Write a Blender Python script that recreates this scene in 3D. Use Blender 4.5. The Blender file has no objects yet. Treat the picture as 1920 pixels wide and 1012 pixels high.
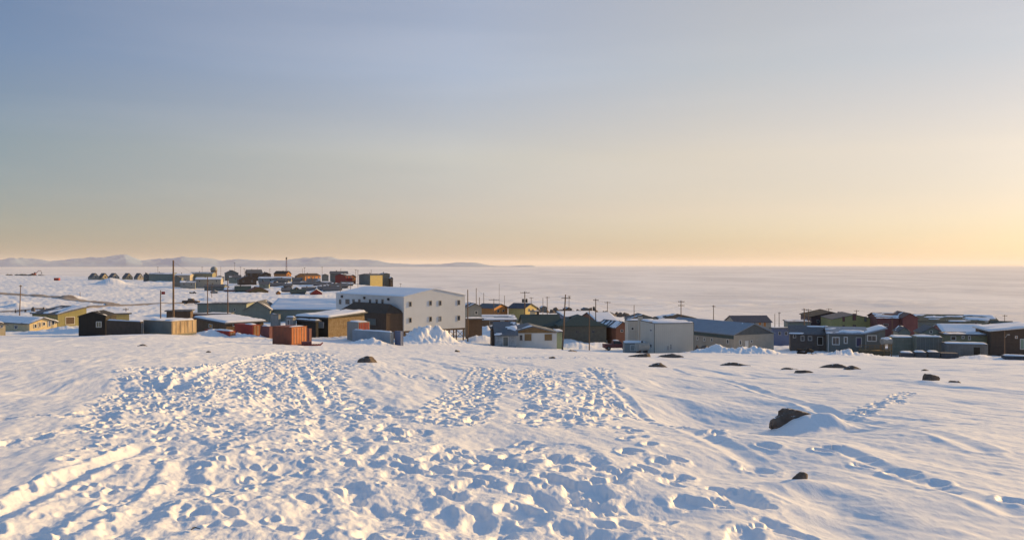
import bpy, bmesh, math, random
import numpy as np
from mathutils import Vector

# ------------------------------------------------------------------ camera, sky, sun, exposure
SC = bpy.context.scene
C = SC.collection
F = 1663.0                    # focal length in pixels of a 1920 wide picture
CX, HY = 960.0, 497.0         # principal column, horizon row
CAMZ = 26.0                   # metres above the sea ice

cam_d = bpy.data.cameras.new('camera')
cam_d.sensor_width = 36.0
cam_d.lens = 36.0 * F / 1920.0
cam_d.clip_start = 0.1
cam_d.clip_end = 90000
cam = bpy.data.objects.new('camera', cam_d)
C.objects.link(cam)
cam.location = (0, 0, CAMZ)
cam.rotation_euler = (math.radians(90) - math.atan((506 - HY) / F), 0, 0)
SC.camera = cam

SUN_AZ, SUN_EL = math.radians(58), math.radians(13.0)   # azimuth clockwise from the view direction
world = bpy.data.worlds.new('World')
SC.world = world
world.use_nodes = True
nt = world.node_tree
nt.nodes.clear()
def N(t, **k):
    n = nt.nodes.new(t)
    for a, b in k.items():
        setattr(n, a, b)
    return n
L = nt.links.new
sky = N('ShaderNodeTexSky', sky_type='NISHITA', sun_disc=False, sun_elevation=SUN_EL, sun_rotation=SUN_AZ,
        altitude=0, air_density=1.0, dust_density=0.3, ozone_density=1.5)
tc = N('ShaderNodeTexCoord')
# thin high cloud: streaks noise on the dome of directions
sep = N('ShaderNodeSeparateXYZ')
L(tc.outputs['Generated'], sep.inputs[0])
zz = N('ShaderNodeMath', operation='MAXIMUM'); zz.inputs[1].default_value = 0.0
L(sep.outputs['Z'], zz.inputs[0])
mp = N('ShaderNodeMapping'); mp.inputs['Scale'].default_value = (0.9, 0.9, 9.0); mp.inputs['Rotation'].default_value = (0.03, 0.05, 0.3)
L(tc.outputs['Generated'], mp.inputs[0])
ns = N('ShaderNodeTexNoise'); ns.inputs['Scale'].default_value = 1.6; ns.inputs['Detail'].default_value = 7; ns.inputs['Roughness'].default_value = 0.5
L(mp.outputs[0], ns.inputs['Vector'])
cr = N('ShaderNodeMapRange'); cr.inputs['From Min'].default_value = 0.50; cr.inputs['From Max'].default_value = 0.75
cr.inputs['To Min'].default_value = 0.0; cr.inputs['To Max'].default_value = 0.20
L(ns.outputs['Fac'], cr.inputs['Value'])
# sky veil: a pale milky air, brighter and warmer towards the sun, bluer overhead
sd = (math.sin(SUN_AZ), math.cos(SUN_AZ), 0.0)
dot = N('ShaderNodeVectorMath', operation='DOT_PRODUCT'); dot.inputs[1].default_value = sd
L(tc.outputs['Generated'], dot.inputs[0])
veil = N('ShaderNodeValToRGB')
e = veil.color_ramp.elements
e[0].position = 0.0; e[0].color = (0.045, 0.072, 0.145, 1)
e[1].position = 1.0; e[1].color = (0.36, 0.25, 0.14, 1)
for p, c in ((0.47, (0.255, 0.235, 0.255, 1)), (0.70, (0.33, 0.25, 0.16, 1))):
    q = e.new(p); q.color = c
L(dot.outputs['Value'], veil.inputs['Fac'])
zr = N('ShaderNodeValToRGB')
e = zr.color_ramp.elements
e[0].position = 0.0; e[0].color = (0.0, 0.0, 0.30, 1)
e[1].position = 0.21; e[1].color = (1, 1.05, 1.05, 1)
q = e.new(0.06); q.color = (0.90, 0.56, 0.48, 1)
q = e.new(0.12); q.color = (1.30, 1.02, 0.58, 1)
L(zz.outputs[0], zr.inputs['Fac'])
mul = N('ShaderNodeMix', data_type='RGBA', blend_type='MULTIPLY'); mul.inputs['Factor'].default_value = 1.0
L(veil.outputs['Color'], mul.inputs['A']); L(zr.outputs['Color'], mul.inputs['B'])
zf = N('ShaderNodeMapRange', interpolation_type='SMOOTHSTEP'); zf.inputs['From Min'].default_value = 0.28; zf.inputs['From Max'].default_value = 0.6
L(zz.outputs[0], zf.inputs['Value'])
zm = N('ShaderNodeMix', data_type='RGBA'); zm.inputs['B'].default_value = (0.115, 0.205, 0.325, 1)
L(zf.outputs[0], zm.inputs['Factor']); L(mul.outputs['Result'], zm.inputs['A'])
cl = N('ShaderNodeMix', data_type='RGBA', blend_type='ADD')
cl.inputs['B'].default_value = (0.26, 0.22, 0.18, 1)
L(cr.outputs[0], cl.inputs['Factor']); L(zm.outputs['Result'], cl.inputs['A'])
bg1 = N('ShaderNodeBackground'); bg1.inputs['Strength'].default_value = 0.05       # Nishita sky
tint = N('ShaderNodeMix', data_type='RGBA', blend_type='MULTIPLY'); tint.inputs['Factor'].default_value = 1.0
tint.inputs['B'].default_value = (0.785, 0.775, 0.86, 1)
L(sky.outputs[0], tint.inputs['A']); L(tint.outputs['Result'], bg1.inputs['Color'])
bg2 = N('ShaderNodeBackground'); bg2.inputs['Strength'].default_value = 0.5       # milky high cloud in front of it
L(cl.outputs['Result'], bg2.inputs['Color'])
add = N('ShaderNodeAddShader')
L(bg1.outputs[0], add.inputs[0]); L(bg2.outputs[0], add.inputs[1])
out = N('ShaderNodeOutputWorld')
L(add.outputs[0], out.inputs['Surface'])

sun_d = bpy.data.lights.new('sun', 'SUN')
sun_d.energy = 3.9
sun_d.angle = math.radians(0.6)
sun_d.color = (1.0, 0.62, 0.22)
sun = bpy.data.objects.new('sun', sun_d)
C.objects.link(sun)
sdir = Vector((math.sin(SUN_AZ) * math.cos(SUN_EL), math.cos(SUN_AZ) * math.cos(SUN_EL), math.sin(SUN_EL)))
sun.rotation_euler = (-sdir).to_track_quat('-Z', 'Y').to_euler()
sun.location = (60, 40, 60)

SC.view_settings.view_transform = 'Standard'
SC.view_settings.look = 'None'
SC.view_settings.exposure = 0.88
SC.view_settings.gamma = 1.0
SC.view_settings.use_curve_mapping = False
SC.cycles.max_bounces = 6
SC.cycles.volume_bounces = 1

# ------------------------------------------------------------------ materials
MATS = {}
def material(name, color, rough=0.7, noise=0.12, scale=1.5, second=None, boards=0, vertical=False, bump=0.15, metal=0.0, spec=0.3, streak=0.0):
    """procedural surface: colour with soft variation, optional board / corrugation lines as bump and thin dark gaps"""
    if name in MATS:
        return MATS[name]
    m = bpy.data.materials.new(name); m.use_nodes = True
    t = m.node_tree; b = t.nodes['Principled BSDF']; l = t.links.new
    b.inputs['Roughness'].default_value = rough; b.inputs['Metallic'].default_value = metal
    b.inputs['Specular IOR Level'].default_value = spec
    co = t.nodes.new('ShaderNodeTexCoord')
    n = t.nodes.new('ShaderNodeTexNoise'); n.inputs['Scale'].default_value = scale; n.inputs['Detail'].default_value = 6; n.inputs['Roughness'].default_value = 0.65
    mpn = t.nodes.new('ShaderNodeMapping')
    mpn.inputs['Scale'].default_value = (1, 1, 0.25 if streak else 1)
    l(co.outputs['Object'], mpn.inputs[0]); l(mpn.outputs[0], n.inputs['Vector'])
    mix = t.nodes.new('ShaderNodeMix'); mix.data_type = 'RGBA'
    sec = second or tuple(c * (1 - 2.2 * noise) for c in color)
    mix.inputs['A'].default_value = (*color, 1); mix.inputs['B'].default_value = (*sec, 1)
    r = t.nodes.new('ShaderNodeMapRange'); r.inputs['From Min'].default_value = 0.35; r.inputs['From Max'].default_value = 0.75
    l(n.outputs['Fac'], r.inputs['Value']); l(r.outputs[0], mix.inputs['Factor'])
    col = mix.outputs['Result']
    h = n.outputs['Fac']
    if boards:
        s = t.nodes.new('ShaderNodeSeparateXYZ'); l(co.outputs['Object'], s.inputs[0])
        if vertical:
            a = t.nodes.new('ShaderNodeMath'); a.operation = 'ADD'; l(s.outputs['X'], a.inputs[0]); l(s.outputs['Y'], a.inputs[1]); src = a.outputs[0]
        else:
            src = s.outputs['Z']
        mu = t.nodes.new('ShaderNodeMath'); mu.operation = 'MULTIPLY'; mu.inputs[1].default_value = 1.0 / boards; l(src, mu.inputs[0])
        fr = t.nodes.new('ShaderNodeMath'); fr.operation = 'FRACT'; l(mu.outputs[0], fr.inputs[0])
        st = t.nodes.new('ShaderNodeMapRange'); st.inputs['From Min'].default_value = 0.0; st.inputs['From Max'].default_value = 0.14
        l(fr.outputs[0], st.inputs['Value'])
        dk = t.nodes.new('ShaderNodeMix'); dk.data_type = 'RGBA'; dk.blend_type = 'MULTIPLY'
        g = t.nodes.new('ShaderNodeMapRange'); g.inputs['To Min'].default_value = 0.35; g.inputs['To Max'].default_value = 0.0
        l(st.outputs[0], g.inputs['Value']); l(g.outputs[0], dk.inputs['Factor'])
        l(col, dk.inputs['A']); dk.inputs['B'].default_value = (0.35, 0.35, 0.35, 1)
        col = dk.outputs['Result']; h = st.outputs[0]
    l(col, b.inputs['Base Color'])
    bp = t.nodes.new('ShaderNodeBump'); bp.inputs['Strength'].default_value = bump; bp.inputs['Distance'].default_value = 0.03
    l(h, bp.inputs['Height']); l(bp.outputs[0], b.inputs['Normal'])
    MATS[name] = m
    return m

def snow_material(name='snow', color=(0.80, 0.82, 0.86), fine=True):
    if name in MATS: return MATS[name]
    m = bpy.data.materials.new(name); m.use_nodes = True
    t = m.node_tree; b = t.nodes['Principled BSDF']; l = t.links.new
    b.inputs['Roughness'].default_value = 0.5; b.inputs['Specular IOR Level'].default_value = 0.45
    co = t.nodes.new('ShaderNodeTexCoord')
    n = t.nodes.new('ShaderNodeTexNoise'); n.inputs['Scale'].default_value = 0.35; n.inputs['Detail'].default_value = 5
    l(co.outputs['Object'], n.inputs['Vector'])
    mix = t.nodes.new('ShaderNodeMix'); mix.data_type = 'RGBA'
    mix.inputs['A'].default_value = (*color, 1); mix.inputs['B'].default_value = (color[0] * 0.95, color[1] * 0.955, color[2] * 0.97, 1)
    l(n.outputs['Fac'], mix.inputs['Factor']); l(mix.outputs['Result'], b.inputs['Base Color'])
    if fine:
        mp2 = t.nodes.new('ShaderNodeMapping'); mp2.inputs['Scale'].default_value = (7.0, 2.2, 1.0); mp2.inputs['Rotation'].default_value = (0, 0, 0.25)
        l(co.outputs['Object'], mp2.inputs[0])
        n2 = t.nodes.new('ShaderNodeTexNoise'); n2.inputs['Scale'].default_value = 1.0; n2.inputs['Detail'].default_value = 8; n2.inputs['Roughness'].default_value = 0.68
        l(mp2.outputs[0], n2.inputs['Vector'])
        bp = t.nodes.new('ShaderNodeBump'); bp.inputs['Strength'].default_value = 0.35; bp.inputs['Distance'].default_value = 0.05
        l(n2.outputs['Fac'], bp.inputs['Height']); l(bp.outputs[0], b.inputs['Normal'])
    MATS[name] = m
    return m

# ------------------------------------------------------------------ numpy noise
def vnoise(x, y, seed=0):
    xi = np.floor(x).astype(np.int64); yi = np.floor(y).astype(np.int64)
    fx = x - xi; fy = y - yi
    fx = fx * fx * fx * (fx * (fx * 6 - 15) + 10); fy = fy * fy * fy * (fy * (fy * 6 - 15) + 10)
    def h(a, b):
        n = (a * 374761393 + b * 668265263 + seed * 1442695041) & 0xffffffff
        n = ((n ^ (n >> 13)) * 1274126177) & 0xffffffff
        return ((n ^ (n >> 16)) & 0xffff) / 32767.5 - 1.0
    a = h(xi, yi); b = h(xi + 1, yi); c = h(xi, yi + 1); d = h(xi + 1, yi + 1)
    return (a + (b - a) * fx) * (1 - fy) + (c + (d - c) * fx) * fy
def fbm(x, y, seed=0, o=4, g=0.5):
    r = 0; a = 1; s = 0
    for i in range(o):
        r = r + a * vnoise(x * 2 ** i + 17.3 * i, y * 2 ** i - 9.1 * i, seed + i); s += a; a *= g
    return r / s
def sstep(x, a, b):
    t = np.clip((x - a) / (b - a), 0, 1)
    return t * t * (3 - 2 * t)

# ------------------------------------------------------------------ terrain: heights relative to the camera, by column direction and distance
DEP = [0, 50, 90, 115, 135, 170, 230, 300, 360, 420, 480, 560, 640, 720, 850, 1000, 1150]
COL = {
 0:    [-1.7, -5.1, -7.9, -9.4, -10.6, -12.9, -12.9, -11.8, -11.3, -10.9, -10.5, -10.1, -9.9, -9.7, -9.5, -9.6, -30],
 300:  [-1.7, -5.1, -7.9, -9.5, -10.8, -13.0, -13.0, -12.2, -12.0, -11.3, -10.6, -10.2, -10.0, -10.1, -12, -22, -30],
 500:  [-1.7, -5.3, -8.3, -10.2, -11.6, -13.2, -13.6, -13.0, -12.4, -11.4, -10.2, -9.9, -12, -18, -28, -30, -30],
 640:  [-1.7, -5.4, -8.6, -10.6, -12.0, -13.6, -14.2, -14.2, -12.9, -10.6, -9.1, -10, -14, -20, -28, -30, -30],
 712:  [-1.7, -5.45, -8.7, -10.8, -12.2, -13.9, -14.8, -15.5, -14.0, -11.2, -9.0, -12, -20, -27, -30, -30, -30],
 760:  [-1.7, -5.5, -8.8, -10.9, -12.4, -14.2, -15.5, -16.6, -16, -14.6, -15, -20, -27, -30, -30, -30, -30],
 900:  [-1.7, -5.6, -9.1, -11.3, -12.9, -15.2, -17.5, -19, -20, -22, -25.5, -30, -30, -30, -30, -30, -30],
 1050: [-1.7, -5.6, -9.2, -11.5, -13.1, -16.3, -19, -20, -21, -21.7, -23.5, -29, -30, -30, -30, -30, -30],
 1200: [-1.7, -5.8, -9.3, -11.8, -13.7, -17, -20.5, -22, -22.9, -24.2, -28, -30, -30, -30, -30, -30, -30],
 1500: [-1.7, -6.0, -9.7, -12.0, -13.6, -16.4, -19.5, -22.5, -24.6, -28, -30, -30, -30, -30, -30, -30, -30],
 1900: [-1.7, -6.1, -10.0, -12.7, -14.7, -17.8, -21.3, -23.8, -25.4, -28, -30, -30, -30, -30, -30, -30, -30],
}
_d = np.arange(0, 1201, 5.0); _p = np.arange(-600, 2601, 20.0)
_k = sorted(COL)
_t = np.array([np.interp(_d, DEP, COL[k]) for k in _k])
TG = np.array([[np.interp(p, _k, _t[:, j]) for j in range(len(_d))] for p in _p])
def _blur(a, n, ax):
    w = np.exp(-0.5 * (np.arange(-3 * n, 3 * n + 1) / n) ** 2); w /= w.sum()
    pad = [(0, 0), (0, 0)]; pad[ax] = (3 * n, 3 * n)
    b = np.pad(a, pad, mode='reflect', reflect_type='odd')
    return np.apply_along_axis(lambda v: np.convolve(v, w, 'valid'), ax, b)
TG = _blur(_blur(TG, 2, 1), 3, 0)
def base_z(X, Y):
    X = np.asarray(X, float); Y = np.asarray(Y, float)
    Ys = np.maximum(Y, 6.0)
    px = np.clip(CX + F * X / Ys, -600, 2600)
    d = np.where(Y < 20, np.maximum(Y, 0), Y)
    i = (px + 600) / 20; j = np.clip(d, 0, 1199.9) / 5
    i0 = np.clip(np.floor(i).astype(int), 0, TG.shape[0] - 2); j0 = np.clip(np.floor(j).astype(int), 0, TG.shape[1] - 2)
    fi = i - i0; fj = j - j0
    z = (TG[i0, j0] * (1 - fj) + TG[i0, j0 + 1] * fj) * (1 - fi) + (TG[i0 + 1, j0] * (1 - fj) + TG[i0 + 1, j0 + 1] * fj) * fi
    z = z + np.where(Y < 0, -0.05 * Y, 0)
    return z + CAMZ
def ground(px, py):
    """point of the smooth hillside seen at a pixel (first hit)"""
    Y = np.concatenate([np.arange(3, 60, 0.05), np.arange(60, 1150, 0.5)])
    X = (px - CX) / F * Y
    zr = CAMZ - (py - HY) / F * Y
    g = base_z(X, Y)
    k = np.argmax(zr <= g)
    return float(X[k]), float(Y[k])
def at_depth(px, Y):
    X = (px - CX) / F * Y
    return X, Y, float(base_z(X, Y))

# ---- piles and drifts (px, py of foot or depth, radius across, radius deep, height, roughness)
PILES = []
def pile(px, Y, rx, ry, h, rough=0.3, rot=0.0):
    X = (px - CX) / F * Y
    PILES.append((X, Y, rx, ry, h, rough, rot))
pile(798, 150, 3.2, 2.6, 2.45, 0.8); pile(828, 150, 2.6, 2.0, 1.2, 0.6); pile(775, 147, 3.0, 2.0, 0.9, 0.5)
pile(856, 158, 3.4, 1.5, 0.8, 0.6); pile(690, 135, 2.8, 1.3, 0.85, 0.7); pile(722, 141, 3.0, 1.5, 0.4, 0.6)
pile(545, 128, 4.5, 2.5, 0.6, 0.3); pile(400, 137, 3.0, 2.0, 0.9, 0.4); pile(455, 136, 4.0, 2.0, 0.6, 0.4)
pile(210, 480, 7.5, 5.5, 3.6, 0.3); pile(132, 158, 6.0, 4, 1.3, 0.3)
pile(1385, 146, 5.0, 2.5, 0.75, 0.9); pile(1425, 146, 2.4, 2.4, 1.1, 0.4); pile(1340, 148, 4, 2.5, 0.9, 0.6)
pile(1590, 147, 5, 2.0, 0.45, 0.9); pile(1840, 150, 4, 2.5, 0.8, 0.5); pile(1585, 146, 1.8, 1.5, 0.6, 0.9)
pile(905, 178, 4, 4, 1.4, 0.4); pile(1080, 178, 4, 3, 0.9, 0.4); pile(1120, 188, 5, 4, 0.8, 0.4)
pile(640, 148, 4, 2, 0.5, 0.5); pile(915, 215, 5, 5, 2.0, 0.3)
for q in range(26):
    rq = random.Random(40 + q)
    pile(rq.uniform(-50, 1950), rq.uniform(180, 330), rq.uniform(3, 8), rq.uniform(2, 5), rq.uniform(0.4, 1.2), 0.5)

BX, BY = ground(1500, 792)
def lowfreq(X, Y):
    """drifts, hollows and piles added to the smooth hill; used for the mesh and for standing things on it"""
    R = np.hypot(X, Y)
    z = 0.11 * fbm(X / 7 + 3, Y / 11, 5, 2) * sstep(R, 4, 14)
    z = z + 0.45 * fbm(X / 24 + 3, Y / 30, 8, 3) * sstep(R, 60, 150)
    z = z + 0.9 * fbm(X / 60 + 9, Y / 45, 9, 4) * sstep(R, 220, 420)
    for (px, py, rx, ry, h, ro, rot) in PILES:
        dx = (X - px) / rx; dy = (Y - py) / ry
        near = (np.abs(dx) < 2.8) & (np.abs(dy) < 2.8)
        if not np.any(near): continue
        if np.ndim(X) == 0:
            z = z + h * np.exp(-(dx * dx + dy * dy)) ; continue
        xx = X[near]; yy = Y[near]; d2 = dx[near] ** 2 + dy[near] ** 2
        v = h * np.exp(-d2 * 1.0) * (1 + ro * 0.75 * fbm(xx / 1.9, yy / 1.9, 31, 3, 0.5)) + 0.34 * ro * np.exp(-d2 * 0.45) * fbm(xx / 0.6, yy / 0.8, 37, 3, 0.65)
        z = np.array(z); z[near] += v
    return z
def gz(X, Y):
    return float(base_z(X, Y) + lowfreq(np.float64(X), np.float64(Y)))
# ------------------------------------------------------------------ the snow field: one sheet on a polar grid, fine in front, coarse behind
def pg(px, py): return ground(px, py)
def chain(pts):
    """(px,py,radius m) points -> ground polyline with radii"""
    return [(*pg(a, b), r) for a, b, r in pts]
ZONES = [   # (chain, density of prints per m2, chop amplitude)
 (chain([(575, 660, 2.2), (510, 690, 3.4), (440, 730, 2.8), (420, 780, 2.3)]), 2.2, 0.07),
 (chain([(420, 790, 2.3), (430, 840, 2.0), (450, 900, 1.9), (450, 960, 1.7), (430, 1040, 1.6)]), 2.2, 0.07),
 (chain([(300, 690, 1.4), (310, 720, 1.5), (290, 780, 1.2), (250, 820, 0.9)]), 2.6, 0.06),
 (chain([(250, 900, 0.9), (200, 960, 1.1), (180, 1040, 1.1)]), 3.0, 0.05),
 (chain([(560, 680, 1.0), (610, 740, 1.1), (660, 790, 1.1), (720, 840, 0.9), (760, 900, 0.8), (830, 980, 0.8), (860, 1050, 0.8)]), 2.6, 0.04),
 (chain([(930, 690, 0.9), (880, 740, 0.75), (845, 795, 0.6)]), 4.2, 0.02),
 (chain([(1000, 695, 1.8), (1050, 730, 1.25), (1050, 795, 0.8)]), 3.2, 0.04),
 (chain([(1120, 690, 0.7), (1135, 730, 0.7), (1120, 780, 0.5)]), 4.0, 0.02),
 (chain([(900, 668, 2.5), (1000, 670, 4.0), (1100, 672, 4.0)]), 1.6, 0.05),
 (chain([(620, 760, 1.1), (740, 775, 0.7), (850, 775, 0.5)]), 2.4, 0.03),
 (chain([(860, 850, 0.6), (940, 900, 0.8), (980, 960, 0.85), (980, 1040, 0.85)]), 4.2, 0.035),
 (chain([(1020, 840, 0.5), (1080, 900, 0.7), (1120, 960, 0.7), (1150, 1040, 0.6)]), 4.0, 0.03),
 (chain([(760, 830, 0.6), (820, 880, 0.6), (880, 960, 0.6)]), 3.0, 0.03),
 (chain([(0, 840, 0.5), (90, 820, 0.55), (170, 805, 0.6), (260, 800, 0.6)]), 3.0, 0.03),
 (chain([(1150, 735, 0.4), (1210, 760, 0.4), (1290, 795, 0.35)]), 3.0, 0.0),
 (chain([(1200, 850, 0.35), (1260, 900, 0.35), (1360, 945, 0.3), (1500, 990, 0.3), (1600, 1030, 0.3)]), 3.0, 0.0),
 (chain([(1600, 780, 0.25), (1650, 760, 0.25), (1710, 738, 0.3)]), 2.2, 0.0),
 (chain([(1560, 860, 0.2), (1650, 880, 0.2), (1760, 930, 0.3), (1900, 975, 0.2)]), 1.0, 0.0),
 (chain([(1230, 880, 0.6), (1300, 960, 0.7), (1420, 1030, 0.8)]), 0.9, 0.0),
 (chain([(1340, 790, 0.5), (1400, 850, 0.4), (1480, 880, 0.4)]), 1.0, 0.0),
]
GROOVES = [  # (pixel polyline, half width m, depth m, berm m)
 ([(-60, 1000), (0, 968), (60, 938), (130, 905), (200, 872), (265, 842)], 0.10, 0.065, 0.03),
 ([(150, 1060), (260, 975), (330, 915), (350, 880)], 0.12, 0.05, 0.03),
 ([(-40, 1060), (60, 1000), (150, 945)], 0.12, 0.04, 0.03),
 ([(330, 715), (400, 690), (470, 672), (560, 656)], 0.18, 0.06, 0.05),
 ([(560, 690), (600, 760), (660, 830), (740, 900), (840, 980), (900, 1040)], 0.12, 0.03, 0.012),
 ([(1100, 690), (1180, 740), (1250, 780), (1340, 830), (1440, 880)], 0.12, 0.04, 0.015),
 ([(1560, 850), (1660, 890), (1760, 925), (1900, 980)], 0.10, 0.03, 0.012),
 ([(1260, 690), (1400, 720), (1600, 780), (1850, 860)], 0.14, 0.04, 0.02),
]
def seg_dist(X, Y, a, b):
    ax, ay = a[:2]; bx, by = b[:2]
    dx, dy = bx - ax, by - ay
    L2 = dx * dx + dy * dy + 1e-9
    t = np.clip(((X - ax) * dx + (Y - ay) * dy) / L2, 0, 1)
    px, py = ax + t * dx, ay + t * dy
    return np.hypot(X - px, Y - py), t, (X - ax) * dy - (Y - ay) * dx

r_near = np.exp(np.arange(math.log(3.2), math.log(150), 0.0032))
r_far = np.exp(np.arange(math.log(150.6), math.log(1400), 0.010))
RR = np.concatenate([[0.05, 0.6, 1.2, 1.8, 2.3, 2.7, 3.0], r_near, r_far])
A0 = math.radians(41)
ang = np.concatenate([np.linspace(-A0, A0, 1500), np.linspace(A0, 2 * math.pi - A0, 130)[1:-1]])
RG, AG = np.meshgrid(RR, ang, indexing='ij')
GX = RG * np.sin(AG); GY = RG * np.cos(AG)
Z = base_z(GX, GY)
NI = 7; NF = 1500
near_hi = 7 + len(r_near)
Z = Z + lowfreq(GX, GY)
# detail only in the fine sector
sl = (slice(0, len(RR)), slice(0, NF))
X1, Y1 = GX[sl], GY[sl]; R1 = RG[sl]
D = np.zeros_like(X1)
# wind crust: ripples drawn out down the hill
ca, sa = math.cos(0.22), math.sin(0.22)
U = X1 * ca + Y1 * sa; V = -X1 * sa + Y1 * ca
nearf = 1 - sstep(R1, 90, 200)
wind = 0.030 * fbm(U / 0.55, V / 2.4, 11, 3, 0.55) + 0.05 * np.maximum(fbm(U / 1.3 + 5, V / 6.5, 12, 3, 0.5), 0) ** 1.2
ridge = 1 - np.abs(fbm(U / 1.6 + 2, V / 9, 15, 3, 0.5)); wind += 0.07 * np.clip(ridge - 0.72, 0, 1) * sstep(fbm(X1 / 5, Y1 / 9, 16, 2), -0.1, 0.5)
D += wind * nearf * 1.25
D += 0.014 * fbm(U / 0.25, V / 1.0, 19, 3, 0.6) * (1 - sstep(R1, 40, 90))
D += 0.012 * fbm(X1 / 0.14, Y1 / 0.2, 18, 2) * (1 - sstep(R1, 15, 35))
# bigger drift lips with a soft side and a sharp side
lip = fbm(U / 2.6 + 11, V / 12 + 4, 21, 3, 0.45)
D += 0.16 * np.clip(lip - 0.25, 0, 0.25) * sstep(R1, 5, 12) * (1 - sstep(R1, 120, 160)) * 1.6
# zones trodden by feet and sleds
chop_mask = np.zeros_like(X1)
for ch, dens, chop in ZONES:
    m = np.zeros_like(X1)
    x0 = min(p[0] - p[2] for p in ch) - 2; x1 = max(p[0] + p[2] for p in ch) + 2
    y0 = min(p[1] - p[2] for p in ch) - 2; y1 = max(p[1] + p[2] for p in ch) + 2
    sel = (X1 > x0) & (X1 < x1) & (Y1 > y0) & (Y1 < y1)
    xs, ys = X1[sel], Y1[sel]
    mm = np.zeros_like(xs); jig = 0.35 * fbm(xs / 1.2, ys / 1.6, 51, 3)
    for a, b in zip(ch[:-1], ch[1:]):
        d, t, _ = seg_dist(xs, ys, a, b)
        r = a[2] + (b[2] - a[2]) * t
        mm = np.maximum(mm, 1 - sstep(d / r + jig, 0.75, 1.15))
    m[sel] = mm
    if chop: chop_mask = np.maximum(chop_mask, m * chop)
cm = chop_mask
c1 = fbm(X1 / 0.24, Y1 / 0.34, 61, 3, 0.6); c2 = 1 - 2 * np.abs(fbm(X1 / 0.45 + 4, Y1 / 0.6, 66, 3, 0.6))
far_ = 0.85 + 0.6 * sstep(R1, 10, 40)
D = D * (1 - 0.5 * np.clip(cm / 0.05, 0, 1)) + cm * far_ * (0.8 * c1 + 0.4 * c2) - 0.7 * cm + cm * 1.3 * fbm(X1 / 0.9, Y1 / 1.3, 69, 2)
# single footprints
rng = np.random.default_rng(5)
NB = fbm(X1 / 0.13, Y1 / 0.19, 141, 3, 0.6)
PR = np.zeros_like(X1)
lr0 = math.log(3.2); da = 2 * A0 / (NF - 1)
def splat(x, y, rot, a, b, dep, rim):
    r = math.hypot(x, y); th = math.atan2(x, y)
    if r < 3.6 or r > 140 or abs(th) > A0 - 0.03: return
    w = 2.6 * max(a, b)
    i = 7 + (math.log(r) - lr0) / 0.0032; di = w / r / 0.0032 + 2
    j = (th + A0) / da; dj = w / r / da + 2
    i0, i1 = int(max(7, i - di)), int(min(near_hi, i + di)); j0, j1 = int(max(0, j - dj)), int(min(NF, j + dj))
    if i1 <= i0 or j1 <= j0: return
    dx = X1[i0:i1, j0:j1] - x; dy = Y1[i0:i1, j0:j1] - y
    u = (dx * math.cos(rot) + dy * math.sin(rot)) / a; v = (-dx * math.sin(rot) + dy * math.cos(rot)) / b
    q = np.sqrt(u * u + v * v) + 0.38 * NB[i0:i1, j0:j1]
    PR[i0:i1, j0:j1] += -dep * (1 - sstep(q, 0.45, 1.15)) + rim * np.exp(-((q - 1.3) / 0.33) ** 2)
for ch, dens, chop in ZONES:
    for a, b in zip(ch[:-1], ch[1:]):
        Ls = math.hypot(b[0] - a[0], b[1] - a[1]); fine_ = chop > 0.045 and min(a[1], b[1]) < 22
        n = int(dens * Ls * (a[2] + b[2]) * (1.9 if fine_ else 0.8))
        n = min(n, 1500)
        dirn = math.atan2(b[1] - a[1], b[0] - a[0])
        for k in range(n):
            t = rng.random(); r = a[2] + (b[2] - a[2]) * t
            o = rng.uniform(-1, 1) * r
            x = a[0] + (b[0] - a[0]) * t - math.sin(dirn) * o; y = a[1] + (b[1] - a[1]) * t + math.cos(dirn) * o
            s = rng.uniform(0.75, 1.5) * (1 + 0.5 * (rng.random() < 0.15))
            if fine_: s *= 0.52
            splat(x, y, dirn + rng.normal(0, 0.32), (0.19 if fine_ else 0.27) * s, 0.11 * s, rng.uniform(0.05, 0.13) * min(s, 1.2), rng.uniform(0.01, 0.045))
# walked lines: left-right steps
WALKS = [[(840, 800), (870, 750), (930, 690)], [(880, 795), (905, 745), (950, 690)], [(800, 790), (840, 740), (890, 690)],
 [(1000, 800), (1010, 740), (1000, 690)], [(1100, 795), (1130, 740), (1120, 690)], [(1135, 740), (1200, 765), (1290, 795)],
 [(1200, 855), (1280, 905), (1400, 955), (1540, 1000)], [(1600, 780), (1640, 762), (1710, 738)], [(1560, 860), (1700, 900), (1900, 975)],
 [(0, 790), (120, 785), (230, 770)], [(950, 840), (1000, 900), (960, 1010)], [(1060, 860), (1110, 930), (1160, 1010)],
 [(1180, 800), (1200, 850), (1290, 870)], [(660, 690), (760, 700), (860, 712)], [(1000, 830), (900, 880), (840, 1000)]]
for wl in WALKS:
    P = [pg(*p) for p in wl]; acc = 0; side = 1
    for a, b in zip(P[:-1], P[1:]):
        Ls = math.hypot(b[0] - a[0], b[1] - a[1]); dirn = math.atan2(b[1] - a[1], b[0] - a[0]); s = 0
        while s < Ls:
            t = s / Ls; side = -side
            x = a[0] + (b[0] - a[0]) * t - math.sin(dirn) * side * 0.14 + rng.normal(0, .04); y = a[1] + (b[1] - a[1]) * t + math.cos(dirn) * side * 0.14 + rng.normal(0, .04)
            splat(x, y, dirn + rng.normal(0, .15), 0.21, 0.12, rng.uniform(.09, .16), rng.uniform(.02, .05)); s += rng.uniform(.5, .72)
PR = np.where(PR < 0, -0.115 * np.tanh(-PR / 0.115), 0.04 * np.tanh(PR / 0.04))
D += PR * (1 - 0.25 * sstep(-R1, -14, -6))
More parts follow.
